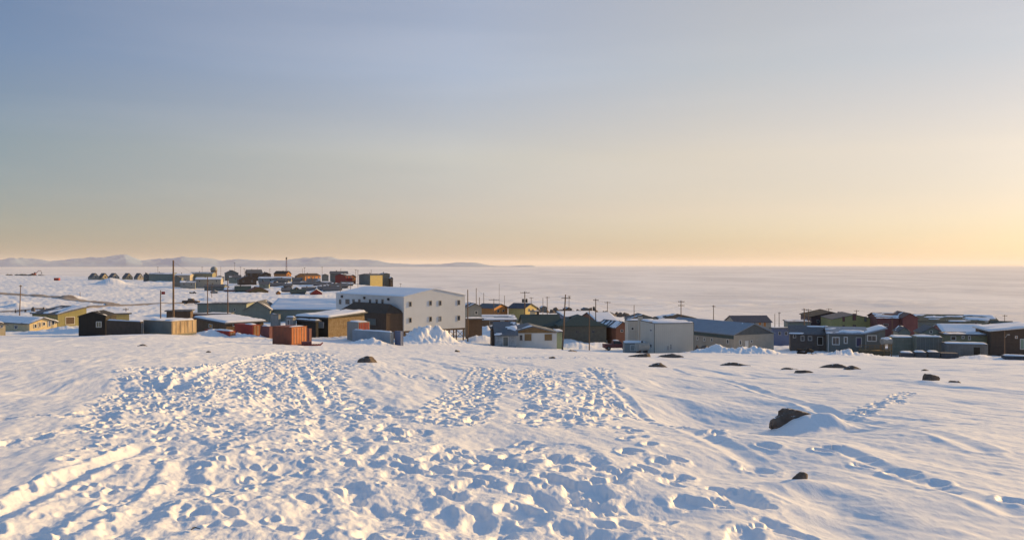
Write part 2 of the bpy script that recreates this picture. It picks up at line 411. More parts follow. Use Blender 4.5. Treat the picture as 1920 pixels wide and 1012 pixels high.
# sled and ski grooves
for pl, hw, dep, berm in GROOVES:
    P = [pg(*p) for p in pl]
    for a, b in zip(P[:-1], P[1:]):
        sel = (X1 > min(a[0], b[0]) - 1.2) & (X1 < max(a[0], b[0]) + 1.2) & (Y1 > min(a[1], b[1]) - 1.2) & (Y1 < max(a[1], b[1]) + 1.2)
        xs, ys = X1[sel], Y1[sel]
        d, t, sg = seg_dist(xs, ys, a, b)
        inside = (t > 0) & (t <= 1)
        wob = 1 + 0.25 * fbm(xs / 0.8, ys / 0.8, 71, 2)
        D[sel] *= np.where(inside, 1 - 0.6 * np.exp(-(d / (1.8 * hw)) ** 2), 1)
        D[sel] += np.where(inside, -dep * np.exp(-(d / (hw * wob)) ** 2) + berm * np.exp(-((d - 2.0 * hw) / (0.5 * hw)) ** 2), 0)
# wide shaded hollows and soft ridges seen at places of the field
for (px, py, rx, ry, h) in [(130, 718, 5.0, 2.2, -.28), (215, 722, 2.2, 2.6, -.22), (60, 705, 4, 3, -.15), (1320, 760, 2.4, 4.0, -.58), (1430, 798, 0.9, 2.0, -.28),
        (1350, 880, 1.1, 1.3, -.20), (1600, 805, .45, .9, -.22), (1540, 940, .35, 1.0, -.12), (1580, 990, .45, .8, -.13), (1230, 960, .5, .5, -.14), (1040, 930, .5, .6, -.18),
        (900, 980, .4, .5, -.14), (700, 950, .5, .6, -.12), (950, 830, .8, 1.0, -.14), (1260, 720, 3, 5, -.3), (1440, 700, 5, 5, -.35), (1700, 705, 5, 6, .25), (420, 900, .7, .8, -.12),
        (330, 840, .8, 1.2, -.14), (580, 760, 1.2, 2.0, -.18), (740, 720, 3.5, 5, -.2), (1730, 830, 1.2, 2.5, .14), (1100, 1000, .35, .4, -.14), (1820, 960, .6, .8, .10)]:
    x, y = pg(px, py)
    D += h * np.exp(-((X1 - x) / rx) ** 2 - ((Y1 - y) / ry) ** 2)
D *= 0.62 + 0.38 * sstep(R1, 7, 26)
# the drift banked round the big boulder: rounded, with a sharp lip on the right
x0, y0 = BX, BY
m1 = 0.28 * np.exp(-(((X1 - x0 - 0.12) / 0.62) ** 2 + ((Y1 - y0 - 0.15) / 0.7) ** 2))
tail = 0.15 * np.exp(-(((X1 - x0 - 0.62) / 0.24) ** 2 + ((Y1 - y0 + 0.15) / 0.5) ** 2))
D += m1 + tail
for (px, py, h, r) in [(1502, 918, .10, .35), (1745, 722, .12, .7), (688, 686, .12, 1.2)]:
    x, y = pg(px, py); D += h * np.exp(-((X1 - x) ** 2 + (Y1 - y) ** 2) / r ** 2)
D += (cm > 0.004) * 0.010 * fbm(X1 / 0.085, Y1 / 0.11, 151, 3, 0.65) * (1 - sstep(R1, 14, 30))
edge = sstep(AG[sl], -A0, -A0 + 0.05) * (1 - sstep(AG[sl], A0 - 0.05, A0)) * sstep(R1, 3.2, 4.0)
# village snow: churned, banked
vil = sstep(R1, 150, 180) * (1 - sstep(R1, 900, 1100))
D += vil * (0.30 * fbm(X1 / 4.0, Y1 / 5.0, 81, 3) + 0.12 * fbm(X1 / 1.2, Y1 / 2.0, 85, 2))
Z[sl] += D * edge
DET = D * edge
def ground_top(X, Y):
    """height of the finished snow surface (nearest grid vertex)"""
    r = math.hypot(X, Y); th = math.atan2(X, Y)
    i = int(np.argmin(np.abs(RR - r)))
    j = int(round((th + A0) / da)) if abs(th) < A0 else 0
    return float(Z[i, min(max(j, 0), NF - 1)])

def grid_mesh(name, VX, VY, VZ, mat, wrap=True, smooth=True):
    nr, nc = VX.shape
    me = bpy.data.meshes.new(name)
    co = np.stack([VX, VY, VZ], -1).reshape(-1, 3).astype(np.float32)
    idx = np.arange(nr * nc).reshape(nr, nc)
    nxt = np.roll(idx, -1, axis=1)
    if wrap: a, b, c, d = idx[:-1], idx[1:], nxt[1:], nxt[:-1]
    else: a, b, c, d = idx[:-1, :-1], idx[1:, :-1], idx[1:, 1:], idx[:-1, 1:]
    q = np.stack([a, b, c, d], -1).reshape(-1, 4)[:, ::-1].astype(np.int32)
    nf = len(q)
    me.vertices.add(len(co)); me.vertices.foreach_set('co', co.ravel())
    me.loops.add(nf * 4); me.loops.foreach_set('vertex_index', q.ravel())
    me.polygons.add(nf); me.polygons.foreach_set('loop_start', np.arange(nf, dtype=np.int32) * 4)
    me.polygons.foreach_set('loop_total', np.full(nf, 4, np.int32)) if hasattr(me.polygons[0], 'loop_total') and False else None
    if smooth: me.polygons.foreach_set('use_smooth', np.ones(nf, bool))
    me.update(calc_edges=True)
    me.materials.append(mat)
    o = bpy.data.objects.new(name, me); C.objects.link(o)
    return o
SNOW = snow_material()
g = grid_mesh('ground', GX, GY, Z, SNOW); g['kind'] = 'structure'

# ------------------------------------------------------------------ sea ice: one sheet out to the horizon
def ice_material():
    m = bpy.data.materials.new('ice snow'); m.use_nodes = True
    t = m.node_tree; b = t.nodes['Principled BSDF']; l = t.links.new
    b.inputs['Roughness'].default_value = 0.6; b.inputs['Specular IOR Level'].default_value = 0.2
    co = t.nodes.new('ShaderNodeTexCoord')
    mp_ = t.nodes.new('ShaderNodeMapping'); mp_.inputs['Scale'].default_value = (0.006, 0.0022, 1)
    l(co.outputs['Object'], mp_.inputs[0])
    n = t.nodes.new('ShaderNodeTexNoise'); n.inputs['Scale'].default_value = 1.0; n.inputs['Detail'].default_value = 9; n.inputs['Roughness'].default_value = 0.65
    l(mp_.outputs[0], n.inputs['Vector'])
    r = t.nodes.new('ShaderNodeValToRGB')
    r.color_ramp.elements[0].position = 0.38; r.color_ramp.elements[0].color = (0.66, 0.655, 0.67, 1)
    r.color_ramp.elements[1].position = 0.62; r.color_ramp.elements[1].color = (0.86, 0.85, 0.85, 1)
    l(n.outputs['Fac'], r.inputs['Fac']); l(r.outputs['Color'], b.inputs['Base Color'])
    n2 = t.nodes.new('ShaderNodeTexNoise'); n2.inputs['Scale'].default_value = 0.05; n2.inputs['Detail'].default_value = 8; n2.inputs['Roughness'].default_value = 0.7
    l(co.outputs['Object'], n2.inputs['Vector'])
    bp = t.nodes.new('ShaderNodeBump'); bp.inputs['Strength'].default_value = 0.5; bp.inputs['Distance'].default_value = 1.5
    l(n2.outputs['Fac'], bp.inputs['Height']); l(bp.outputs[0], b.inputs['Normal'])
    return m
ri = np.concatenate([[1.0, 100, 200, 280], np.exp(np.arange(math.log(330), math.log(5000), 0.012)), np.exp(np.linspace(math.log(5100), math.log(60000), 40))])
ai = np.concatenate([np.linspace(-A0, A0, 420), np.linspace(A0, 2 * math.pi - A0, 60)[1:-1]])
RI, AI = np.meshgrid(ri, ai, indexing='ij'); IX = RI * np.sin(AI); IY = RI * np.cos(AI)
pr = 1 - np.abs(fbm(IX / 160, IY / 90, 91, 4, 0.55)); IZ = 0.9 * np.clip(pr - 0.90, 0, 1) / 0.1 * sstep(fbm(IX / 700, IY / 500, 95, 2), 0.0, 0.5)
IZ += 0.35 * fbm(IX / 35, IY / 25, 97, 3)
IZ = IZ * (1 - sstep(RI, 3000, 6000)) * sstep(RI, 300, 400)
o = grid_mesh('sea_ice', IX, IY, IZ, ice_material()); o['kind'] = 'structure'

# ------------------------------------------------------------------ mountains across the bay
PROF = [(-400, 488), (-250, 480), (-150, 486), (-60, 482), (0, 485), (30, 482), (60, 485), (95, 488), (130, 485), (160, 481), (200, 480), (235, 477), (265, 487), (300, 482), (345, 476),
        (375, 481), (410, 488), (440, 484), (490, 486), (520, 487), (560, 483), (600, 480), (640, 483), (700, 487), (735, 492), (790, 494), (825, 494), (850, 490.5), (885, 490.5), (912, 496), (930, 497),
        (955, 497), (975, 495.5), (990, 496), (1005, 499.5)]
pp = np.arange(-400, 1006, 2.0); dd = np.linspace(12500, 17500, 46)
PX, DD = np.meshgrid(pp, dd, indexing='ij')
top = np.interp(PX + 10 * vnoise(DD / 900, PX * 0, 3), [p[0] for p in PROF], [p[1] for p in PROF])
hgt = np.maximum((HY + 2.0 - top), 0) / F * 14500
s_ = (DD - 12500) / 5000
shape = np.clip(1 - np.abs(s_ * 2 - 0.95 + 0.25 * fbm(PX / 60, s_ * 2, 4, 3)), 0, 1) ** 0.8
MX = (PX - CX) / F * DD; MY = DD
rough_ = 1 - 0.38 * np.abs(fbm(MX / 900, MY / 1100, 7, 5, 0.55)) * 2
mz = hgt * shape * sstep(s_, 0, 0.15) * rough_ * 1.12 - 3
mm_ = material('mountain snow shade tint', (0.24, 0.37, 0.56), 0.8, 0.1, 0.0035, second=(0.17, 0.27, 0.42), bump=0.0)  # blue of shade and distant haze is mixed into the snow colour
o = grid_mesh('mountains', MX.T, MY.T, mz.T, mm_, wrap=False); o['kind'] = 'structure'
# ------------------------------------------------------------------ builders
def link(name, me, mats, parent=None):
    o = bpy.data.objects.new(name, me); C.objects.link(o)
    for m in (mats if isinstance(mats, (list, tuple)) else [mats]): me.materials.append(m)
    if parent is not None: o.parent = parent
    return o
def from_bm(name, bm, mats, parent=None, smooth=False):
    me = bpy.data.meshes.new(name)
    bmesh.ops.recalc_face_normals(bm, faces=bm.faces)
    if smooth:
        for f in bm.faces: f.smooth = True
    bm.to_mesh(me); bm.free()
    return link(name, me, mats, parent)
def thing(name, label, cat, loc, rz=0.0, group=None):
    o = bpy.data.objects.new(name, None); C.objects.link(o)
    o.location = loc; o.rotation_euler = (0, 0, rz)
    o.empty_display_size = 0.3
    o['label'] = label; o['category'] = cat
    if group: o['group'] = group
    return o
def box(bm, x0, x1, y0, y1, z0, z1):
    v = [bm.verts.new(p) for p in ((x0, y0, z0), (x1, y0, z0), (x1, y1, z0), (x0, y1, z0), (x0, y0, z1), (x1, y0, z1), (x1, y1, z1), (x0, y1, z1))]
    for q in ((0, 3, 2, 1), (4, 5, 6, 7), (0, 1, 5, 4), (1, 2, 6, 5), (2, 3, 7, 6), (3, 0, 4, 7)): bm.faces.new([v[i] for i in q])
def prism(bm, prof, a, b, axis):
    """closed profile (list of 2D) extruded from a to b; axis 'x': profile in (y,z); axis 'y': profile in (x,z)"""
    P = (lambda p, t: (t, p[0], p[1])) if axis == 'x' else (lambda p, t: (p[0], t, p[1]))
    A = [bm.verts.new(P(p, a)) for p in prof]; B = [bm.verts.new(P(p, b)) for p in prof]
    n = len(prof)
    bm.faces.new(A[::-1]); bm.faces.new(B)
    for i in range(n): bm.faces.new([A[i], A[(i + 1) % n], B[(i + 1) % n], B[i]])
def tube(bm, p0, p1, r0, r1=None, n=8, caps=True):
    p0 = Vector(p0); p1 = Vector(p1); r1 = r0 if r1 is None else r1
    d = (p1 - p0).normalized(); u = d.orthogonal().normalized(); w = d.cross(u)
    A = []; B = []
    for i in range(n):
        t = 2 * math.pi * i / n; q = u * math.cos(t) + w * math.sin(t)
        A.append(bm.verts.new(p0 + q * r0)); B.append(bm.verts.new(p1 + q * r1))
    for i in range(n): bm.faces.new([A[i], A[(i + 1) % n], B[(i + 1) % n], B[i]])
    if caps: bm.faces.new(A[::-1]); bm.faces.new(B)
M = material
GLASS = M('dark window glass', (0.035, 0.045, 0.06), 0.12, 0.1, 0.8, spec=0.6, bump=0.0)
PALEGLASS = M('frosted window', (0.30, 0.32, 0.34), 0.25, 0.1, 0.8, bump=0.0)
WHITE = M('white painted board', (0.66, 0.66, 0.64), 0.6, 0.06, 0.8, boards=0.2, bump=0.3)
WHITEMETAL = M('white steel cladding', (0.60, 0.63, 0.66), 0.5, 0.05, 0.3, boards=0.3, vertical=True, bump=0.25)
TRIM = M('white trim', (0.62, 0.62, 0.60), 0.5, 0.08)
BROWNTRIM = M('brown trim', (0.10, 0.06, 0.04), 0.6, 0.1)
GREYROOF = M('dark grey shingle roof', (0.12, 0.13, 0.15), 0.8, 0.2, 2.0)
BLUEROOF = M('blue grey sheet roof', (0.20, 0.25, 0.32), 0.5, 0.08, 1.0, boards=0.5, vertical=True)
GREENROOF = M('dark green roof', (0.042, 0.068, 0.06), 0.7, 0.15, 2.0)
BLACKW = M('black brown plywood', (0.028, 0.026, 0.024), 0.8, 0.15, 1.5, boards=1.2, vertical=True)
DARKBR = M('dark brown board', (0.095, 0.066, 0.05), 0.8, 0.15, 1.5, boards=0.3)
BROWN = M('brown weathered wall', (0.17, 0.11, 0.065), 0.85, 0.2, 1.2, second=(0.09, 0.065, 0.045), boards=0.3)
RUST = M('rust red container steel', (0.25, 0.075, 0.04), 0.6, 0.15, 1.5, second=(0.14, 0.05, 0.035), boards=0.28, vertical=True, bump=0.5)
RED = M('red paint', (0.34, 0.035, 0.025), 0.6, 0.12, 1.5, second=(0.20, 0.03, 0.03), boards=0.28, vertical=True)
MAROON = M('maroon cladding', (0.16, 0.06, 0.065), 0.6, 0.12, 0.6, boards=0.4, vertical=True)
ORANGE = M('orange boards', (0.48, 0.20, 0.06), 0.7, 0.1, 1.2, boards=0.2)
YELLOW = M('yellow boards', (0.44, 0.36, 0.15), 0.7, 0.1, 1.2, boards=0.2)
OLIVE = M('olive yellow cladding', (0.23, 0.22, 0.105), 0.7, 0.12, 0.9, boards=0.4, vertical=True)
CREAM = M('cream boards', (0.58, 0.48, 0.30), 0.7, 0.1, 1.2, boards=0.25)
TAN = M('raw plywood', (0.52, 0.40, 0.25), 0.8, 0.15, 1.2, second=(0.22, 0.15, 0.09), boards=1.2, vertical=True, streak=1)
PLYW = M('boarding plywood', (0.26, 0.17, 0.085), 0.8, 0.12, 2.0)
GREY = M('grey cladding', (0.26, 0.275, 0.27), 0.7, 0.1, 0.8, boards=0.3)
DGREY = M('dark grey boards', (0.15, 0.165, 0.16), 0.75, 0.12, 0.8, boards=0.25)
GREENGREY = M('grey green cladding', (0.21, 0.24, 0.21), 0.7, 0.1, 0.7, boards=0.4, vertical=True)
PALEGREEN = M('pale green boards', (0.24, 0.32, 0.25), 0.7, 0.08, 0.8, boards=0.25)
BLUE = M('blue cladding', (0.11, 0.15, 0.27), 0.6, 0.1, 0.8, boards=0.3)
PALEBLUE = M('pale blue steel', (0.27, 0.33, 0.39), 0.5, 0.1, 0.8, boards=0.28, vertical=True, bump=0.5)
BEIGE = M('beige cladding', (0.36, 0.33, 0.28), 0.7, 0.1, 0.8, boards=0.3)
TEAL = M('teal fascia', (0.05, 0.085, 0.09), 0.6, 0.1)
WOOD = M('weathered pole wood', (0.20, 0.13, 0.085), 0.85, 0.2, 3.0, streak=1, bump=0.4)
METAL = M('grey galvanised metal', (0.28, 0.29, 0.30), 0.45, 0.12, 1.5, metal=0.3)
DMETAL = M('dark steel', (0.05, 0.05, 0.055), 0.5, 0.15, 1.5, metal=0.2)
TIRE = M('black rubber', (0.02, 0.02, 0.022), 0.9, 0.1, 3)
ROCK = M('dark granite', (0.085, 0.065, 0.055), 0.9, 0.25, 4.0, second=(0.17, 0.14, 0.12), bump=0.9)
def snow_caught(m):
    t = m.node_tree; b = t.nodes['Principled BSDF']; l = t.links.new
    src = b.inputs['Base Color'].links[0].from_socket
    ge = t.nodes.new('ShaderNodeNewGeometry'); sp = t.nodes.new('ShaderNodeSeparateXYZ'); l(ge.outputs['Normal'], sp.inputs[0])
    n = t.nodes.new('ShaderNodeTexNoise'); n.inputs['Scale'].default_value = 5.0; n.inputs['Detail'].default_value = 5
    co = t.nodes.new('ShaderNodeTexCoord'); l(co.outputs['Object'], n.inputs['Vector'])
    ad = t.nodes.new('ShaderNodeMath'); ad.operation = 'ADD'; l(sp.outputs['Z'], ad.inputs[0]); l(n.outputs['Fac'], ad.inputs[1])
    r = t.nodes.new('ShaderNodeMapRange'); r.inputs['From Min'].default_value = 1.46; r.inputs['From Max'].default_value = 1.54; l(ad.outputs[0], r.inputs['Value'])
    mx = t.nodes.new('ShaderNodeMix'); mx.data_type = 'RGBA'; l(r.outputs[0], mx.inputs['Factor']); l(src, mx.inputs['A']); mx.inputs['B'].default_value = (0.78, 0.8, 0.85, 1)
    l(mx.outputs['Result'], b.inputs['Base Color'])
snow_caught(ROCK)
ROOFSNOW = snow_material('roof snow', (0.80, 0.82, 0.87), fine=True)
TANROAD = M('sanded road', (0.22, 0.18, 0.15), 0.9, 0.15, 0.25, second=(0.42, 0.38, 0.35), bump=0.3)

def solve(c, Y, a, px):
    """length along the front direction (a) from the corner at pixel c, depth Y, to pixel column px"""
    u = (px - CX) / F; X = (c - CX) / F * Y
    den = math.cos(a) - u * math.sin(a)
    return (u * Y - X) / den
def solve_left(c, Y, a, px):
    u = (px - CX) / F; X = (c - CX) / F * Y
    return (X - u * Y) / (math.sin(a) + u * math.cos(a))
def window(name, parent, face, W, Lg, u, z, w, h, frame, pane, kind='window', bars=0, ft=0.09):
    """a framed window standing proud of its wall; face F (y=0), L (x=0), R (x=W)"""
    def put(bm, u0, u1, z0, z1, d0, d1):
        if face == 'F': box(bm, u0, u1, -d1, -d0, z0, z1)
        elif face == 'L': box(bm, -d1, -d0, u0, u1, z0, z1)
        else: box(bm, W + d0, W + d1, u0, u1, z0, z1)
    bm = bmesh.new()
    a, b, c, d = u - w / 2, u + w / 2, z - h / 2, z + h / 2
    put(bm, a, b, d, d + ft, -0.05, 0.07); put(bm, a, b, c - ft, c, -0.05, 0.09)
    put(bm, a - ft, a, c - ft, d + ft, -0.05, 0.07); put(bm, b, b + ft, c - ft, d + ft, -0.05, 0.07)
    for k in range(bars):
        q = a + (b - a) * (k + 1) / (bars + 1); put(bm, q - 0.03, q + 0.03, c, d, -0.03, 0.06)
    fr = from_bm(kind, bm, frame, parent)
    bm = bmesh.new(); put(bm, a + 0.004, b - 0.004, c + 0.004, d - 0.004, -0.04, 0.022)
    from_bm('door_leaf' if kind == 'door' else 'pane', bm, pane, fr)
    return fr
def snow_patch(name, parent, quad, thk, cover, seed, edge=0.05):
    """snow lying on a roof slope: quad of four corner points (local), ragged where thin"""
    p00, p10, p11, p01 = [np.array(p, float) for p in quad]
    lx = np.linalg.norm(p10 - p00); ly = np.linalg.norm(p01 - p00)
    nx = int(min(max(lx / 0.4, 6), 60)); ny = int(min(max(ly / 0.4, 6), 40))
    s, t = np.meshgrid(np.linspace(0, 1, nx), np.linspace(0, 1, ny), indexing='ij')
    P = (p00 * ((1 - s) * (1 - t))[..., None] + p10 * (s * (1 - t))[..., None] + p11 * (s * t)[..., None] + p01 * ((1 - s) * t)[..., None])
    nrm = np.cross(p10 - p00, p01 - p00); nrm /= np.linalg.norm(nrm)
    if nrm[2] < 0: nrm = -nrm
    f = fbm(s * lx / 5.5 + seed, t * ly / 1.5, 200 + seed, 4, 0.5)
    m = sstep(f, 0.85 - 1.7 * cover - 0.15, 0.85 - 1.7 * cover + 0.25)
    e = np.minimum(np.minimum(s, 1 - s) * lx, np.minimum(t, 1 - t) * ly)
    h = thk * (0.75 + 0.5 * f) * m * np.clip(0.3 + e / 0.5, 0, 1) - 0.03 * (1 - m)
    h = np.where(e < 0.001, -0.02, h)
    P = P + nrm * h[..., None]
    me = bpy.data.meshes.new(name); idx = np.arange(nx * ny).reshape(nx, ny)
    fc = np.stack([idx[:-1, :-1], idx[1:, :-1], idx[1:, 1:], idx[:-1, 1:]], -1).reshape(-1, 4)
    me.from_pydata(P.reshape(-1, 3).tolist(), [], fc.tolist())
    for p in me.polygons: p.use_smooth = True
    return link(name, me, ROOFSNOW, parent)

SEED = [0]
def house(name, label, cat, c, r, ye, Y, a, wall, l=None, Lm=None, Wm=None, rise=0.0, rise_m=None, ridge='y', roof='gable', roofmat=GREYROOF, snow=0.6, thk=0.22,
          wins=(), frame=TRIM, pane=GLASS, base=None, base_mat=None, over=0.35, group=None, corners=None, gable_mat=None, chims=(), fascia=None, z0=None, flat_t=0.25,
          stilts=0.0, leftwall=None, rightface=None):
    """a building: c = pixel column of its near corner at depth Y, r = column where the front ends, l = column where its left side ends,
    ye = pixel row of the eave at the near corner; a = how far (degrees) the front is turned to the right"""
    SEED[0] += 1; sd = SEED[0]
    if Y > 190 and name != 'hut': thk *= 0.6
    a = math.radians(a - (0 if l is not None else 18 if c > 1450 else 9 if c > 1140 else 0))
    W = Wm if Wm else solve(c, Y, a, r)
    Lg = Lm if Lm else solve_left(c, Y, a, l)
    X0 = (c - CX) / F * Y
    zb = z0 if z0 is not None else gz(X0, Y)
    H = CAMZ - (ye - HY) / F * Y - zb          # eave above the ground at the corner
    H = max(H, 0.6)
    dz = -1.6                                   # walls go down below the snow
    root = thing(name, label, cat, (X0, Y, zb), a, group)
    rs = rise_m if rise_m is not None else rise / F * Y
    bm = bmesh.new()
    lo = stilts if stilts else dz
    if roof == 'gable' and ridge == 'y': prism(bm, [(0, lo), (W, lo), (W, H), (W / 2, H + rs), (0, H)], 0, Lg, 'y')
    elif roof == 'gable': prism(bm, [(0, lo), (Lg, lo), (Lg, H), (Lg / 2, H + rs), (0, H)], 0, W, 'x')
    elif roof == 'shed': prism(bm, [(0, lo), (Lg, lo), (Lg, H + rs), (0, H)], 0, W, 'x')
    elif roof == 'shedx': prism(bm, [(0, lo), (W, lo), (W, H + rs), (0, H)], 0, Lg, 'y')
    else: box(bm, 0, W, 0, Lg, lo, H)
    wl = from_bm('wall', bm, wall, root)
    t = 0.16; o = over; e = 0.012
    if roof == 'gable':
        half = (W if ridge == 'y' else Lg) / 2; k = rs / half
        prof = [(-o, H - k * o + e), (half, H + rs + e), (2 * half + o, H - k * o + e), (2 * half + o, H - k * o + t), (half, H + rs + t), (-o, H - k * o + t)]
        bm = bmesh.new(); ln = Lg if ridge == 'y' else W
        prism(bm, prof, -o, ln + o, 'y' if ridge == 'y' else 'x'); rf = from_bm('roof', bm, roofmat, root)
        if snow:
            zt = H + t + 0.01
            for sgn in (0, 1):
                q0 = (-o if sgn == 0 else 2 * half + o); pts = [(q0, H - k * o + t + .004), (half, H + rs + t + .004)]
                if ridge == 'y': quad = [(pts[0][0], -o, pts[0][1]), (pts[1][0], -o, pts[1][1]), (pts[1][0], ln + o, pts[1][1]), (pts[0][0], ln + o, pts[0][1])]
                else: quad = [(-o, pts[0][0], pts[0][1]), (ln + o, pts[0][0], pts[0][1]), (ln + o, pts[1][0], pts[1][1]), (-o, pts[1][0], pts[1][1])]
                snow_patch('roof_snow', root, quad, thk, snow, sd * 3 + sgn)
    elif roof == 'hip':
        bm = bmesh.new(); m_ = min(W, Lg) / 2
        if W >= Lg: ra, rb = (m_, Lg / 2), (W - m_, Lg / 2)
        else: ra, rb = (W / 2, m_), (W / 2, Lg - m_)
        A = [bm.verts.new(p) for p in ((-o, -o, H + e), (W + o, -o, H + e), (W + o, Lg + o, H + e), (-o, Lg + o, H + e))]
        B = [bm.verts.new((v.co.x, v.co.y, H + t)) for v in A]
        R1_ = bm.verts.new((*ra, H + rs + t)); R2_ = bm.verts.new((*rb, H + rs + t))
        bm.faces.new(A[::-1])
        for i in range(4): bm.faces.new([A[i], A[(i + 1) % 4], B[(i + 1) % 4], B[i]])
        if W >= Lg:
            bm.faces.new([B[0], B[1], R2_, R1_]); bm.faces.new([B[1], B[2], R2_]); bm.faces.new([B[2], B[3], R1_, R2_]); bm.faces.new([B[3], B[0], R1_])
        else:
            bm.faces.new([B[0], B[1], R1_]); bm.faces.new([B[1], B[2], R2_, R1_]); bm.faces.new([B[2], B[3], R2_]); bm.faces.new([B[3], B[0], R1_, R2_])
        rf = from_bm('roof', bm, roofmat, root)
        if snow:
            if W >= Lg: quad = [(-o + .4, -o, H + t + .02), (W + o - .4, -o, H + t + .02), (rb[0], rb[1], H + rs + t + .02), (ra[0], ra[1], H + rs + t + .02)]
            else: quad = [(-o, Lg + o - .4, H + t + .02), (-o, -o + .4, H + t + .02), (ra[0], ra[1], H + rs + t + .02), (rb[0], rb[1], H + rs + t + .02)]
            snow_patch('roof_snow', root, quad, thk, snow, sd * 3)
    else:
        bm = bmesh.new()
        zr = rs if roof in ('shed', 'shedx') else 0
        if roof == 'shedx':
            k = zr / W; prism(bm, [(-o, H - k * o + e), (W + o, H + zr + k * o + e), (W + o, H + zr + k * o + flat_t), (-o, H - k * o + flat_t)], -o, Lg + o, 'y')
            quad = [(-o, -o, H - k * o + flat_t), (W + o, -o, H + zr + k * o + flat_t), (W + o, Lg + o, H + zr + k * o + flat_t), (-o, Lg + o, H - k * o + flat_t)]
        else:
            k = zr / Lg; prism(bm, [(-o, H - k * o + e), (Lg + o, H + zr + k * o + e), (Lg + o, H + zr + k * o + flat_t), (-o, H - k * o + flat_t)], -o, W + o, 'x')
            quad = [(-o, -o, H - k * o + flat_t), (W + o, -o, H - k * o + flat_t), (W + o, Lg + o, H + zr + k * o + flat_t), (-o, Lg + o, H + zr + k * o + flat_t)]
        rf = from_bm('roof', bm, roofmat, root)
        if snow: snow_patch('roof_snow', root, quad, thk, snow, sd * 3)
    if gable_mat and ridge == 'y':
        bm = bmesh.new(); prism(bm, [(0.02, H - 0.05), (W - 0.02, H - 0.05), (W / 2, H + rs - 0.06)], -0.03, -0.003, 'y'); from_bm('gable_board', bm, gable_mat, root)
    if fascia:
        bm = bmesh.new(); hgt = fascia[1]
        box(bm, -0.045, -0.003, 0.0, Lg, H - hgt, H - 0.02); from_bm('fascia', bm, fascia[0], root)
    if corners:
        bm = bmesh.new()
        for cx_, cy_ in ((-0.03, -0.03), (W - 0.07, -0.03), (-0.03, Lg - 0.07)): box(bm, cx_, cx_ + 0.1, cy_, cy_ + 0.1, lo + 0.01, H - 0.03)
        from_bm('corner_trim', bm, corners, root)
    if rightface:
        bm = bmesh.new(); box(bm, 0.0, W, -0.05, -0.004, lo, H - 0.02); from_bm('front_cladding', bm, rightface, root)
    if stilts:
        n = max(3, int(W / 1.6)); ml = max(3, int(Lg / 3))
        for i in range(n + 1):
            x = 0.25 + (W - 0.5) * i / n
            for j in range(ml + 1):
                if i not in (0, n) and j not in (0, 1, ml): continue
                y = 0.25 + (Lg - 0.5) * j / ml; bm = bmesh.new(); tube(bm, (x, y, dz), (x, y, stilts - 0.36), 0.13, n=8); from_bm('stilt', bm, BROWN, root)
        bm = bmesh.new(); box(bm, 0.0, W, 0.0, Lg, stilts - 0.35, stilts - 0.004); from_bm('floor_beam', bm, DARKBR, root)
        for i in range(n):
            bm = bmesh.new()
            xa = 0.25 + (W - 0.5) * i / n; xb = 0.25 + (W - 0.5) * (i + 1) / n
            tube(bm, (xa, 0.1, -0.2), (xb, 0.1, stilts - 0.4), 0.05, n=5); tube(bm, (xb, 0.16, -0.2), (xa, 0.16, stilts - 0.4), 0.05, n=5)
            from_bm('cross_brace', bm, BROWN, root)
    ca, sa = math.cos(a), math.sin(a)
    for wn in wins:
        face, px, py, wp, hp = wn[:5]; opt = wn[5] if len(wn) > 5 else {}
        if face == 'F':
            u = solve(c, Y, a, px); D_ = Y + u * sa; fs = max(abs(ca - (px - CX) / F * sa), 0.15)
        else:
            u = solve_left(c, Y, a, px); D_ = Y + u * ca; fs = max(abs(sa + (px - CX) / F * ca), 0.15)
        z = CAMZ - (py - HY) / F * D_ - zb
        dft = 0.09 if Y < 200 else 0.045
        window(opt.get('kind', 'window'), root, 'F' if face == 'F' else 'L', W, Lg, u, z, wp / F * D_ / fs, hp / F * D_, opt.get('frame', frame), opt.get('pane', pane), kind=opt.get('kind', 'window'), bars=opt.get('bars', 0), ft=opt.get('ft', dft))
    for (fx, fy, hh, rr) in chims:
        bm = bmesh.new(); x, y = fx * W, fy * Lg
        zt = H + rs * (1 - abs(2 * (fx if ridge == 'y' else fy) - 1)) if roof == 'gable' else H + (rs if roof == 'hip' else 0) * 0.5
        tube(bm, (x, y, zt - 0.3), (x, y, zt + hh), rr, n=8); tube(bm, (x, y, zt + hh), (x, y, zt + hh + 0.15), rr * 1.4, n=8)
        from_bm('chimney', bm, DMETAL, rf)
    root['_W'] = W; root['_L'] = Lg
    HH[name + label] = (root, W, Lg, H, zb)
    del root['_W']; del root['_L']
    return root, W, Lg, H
HH = {}

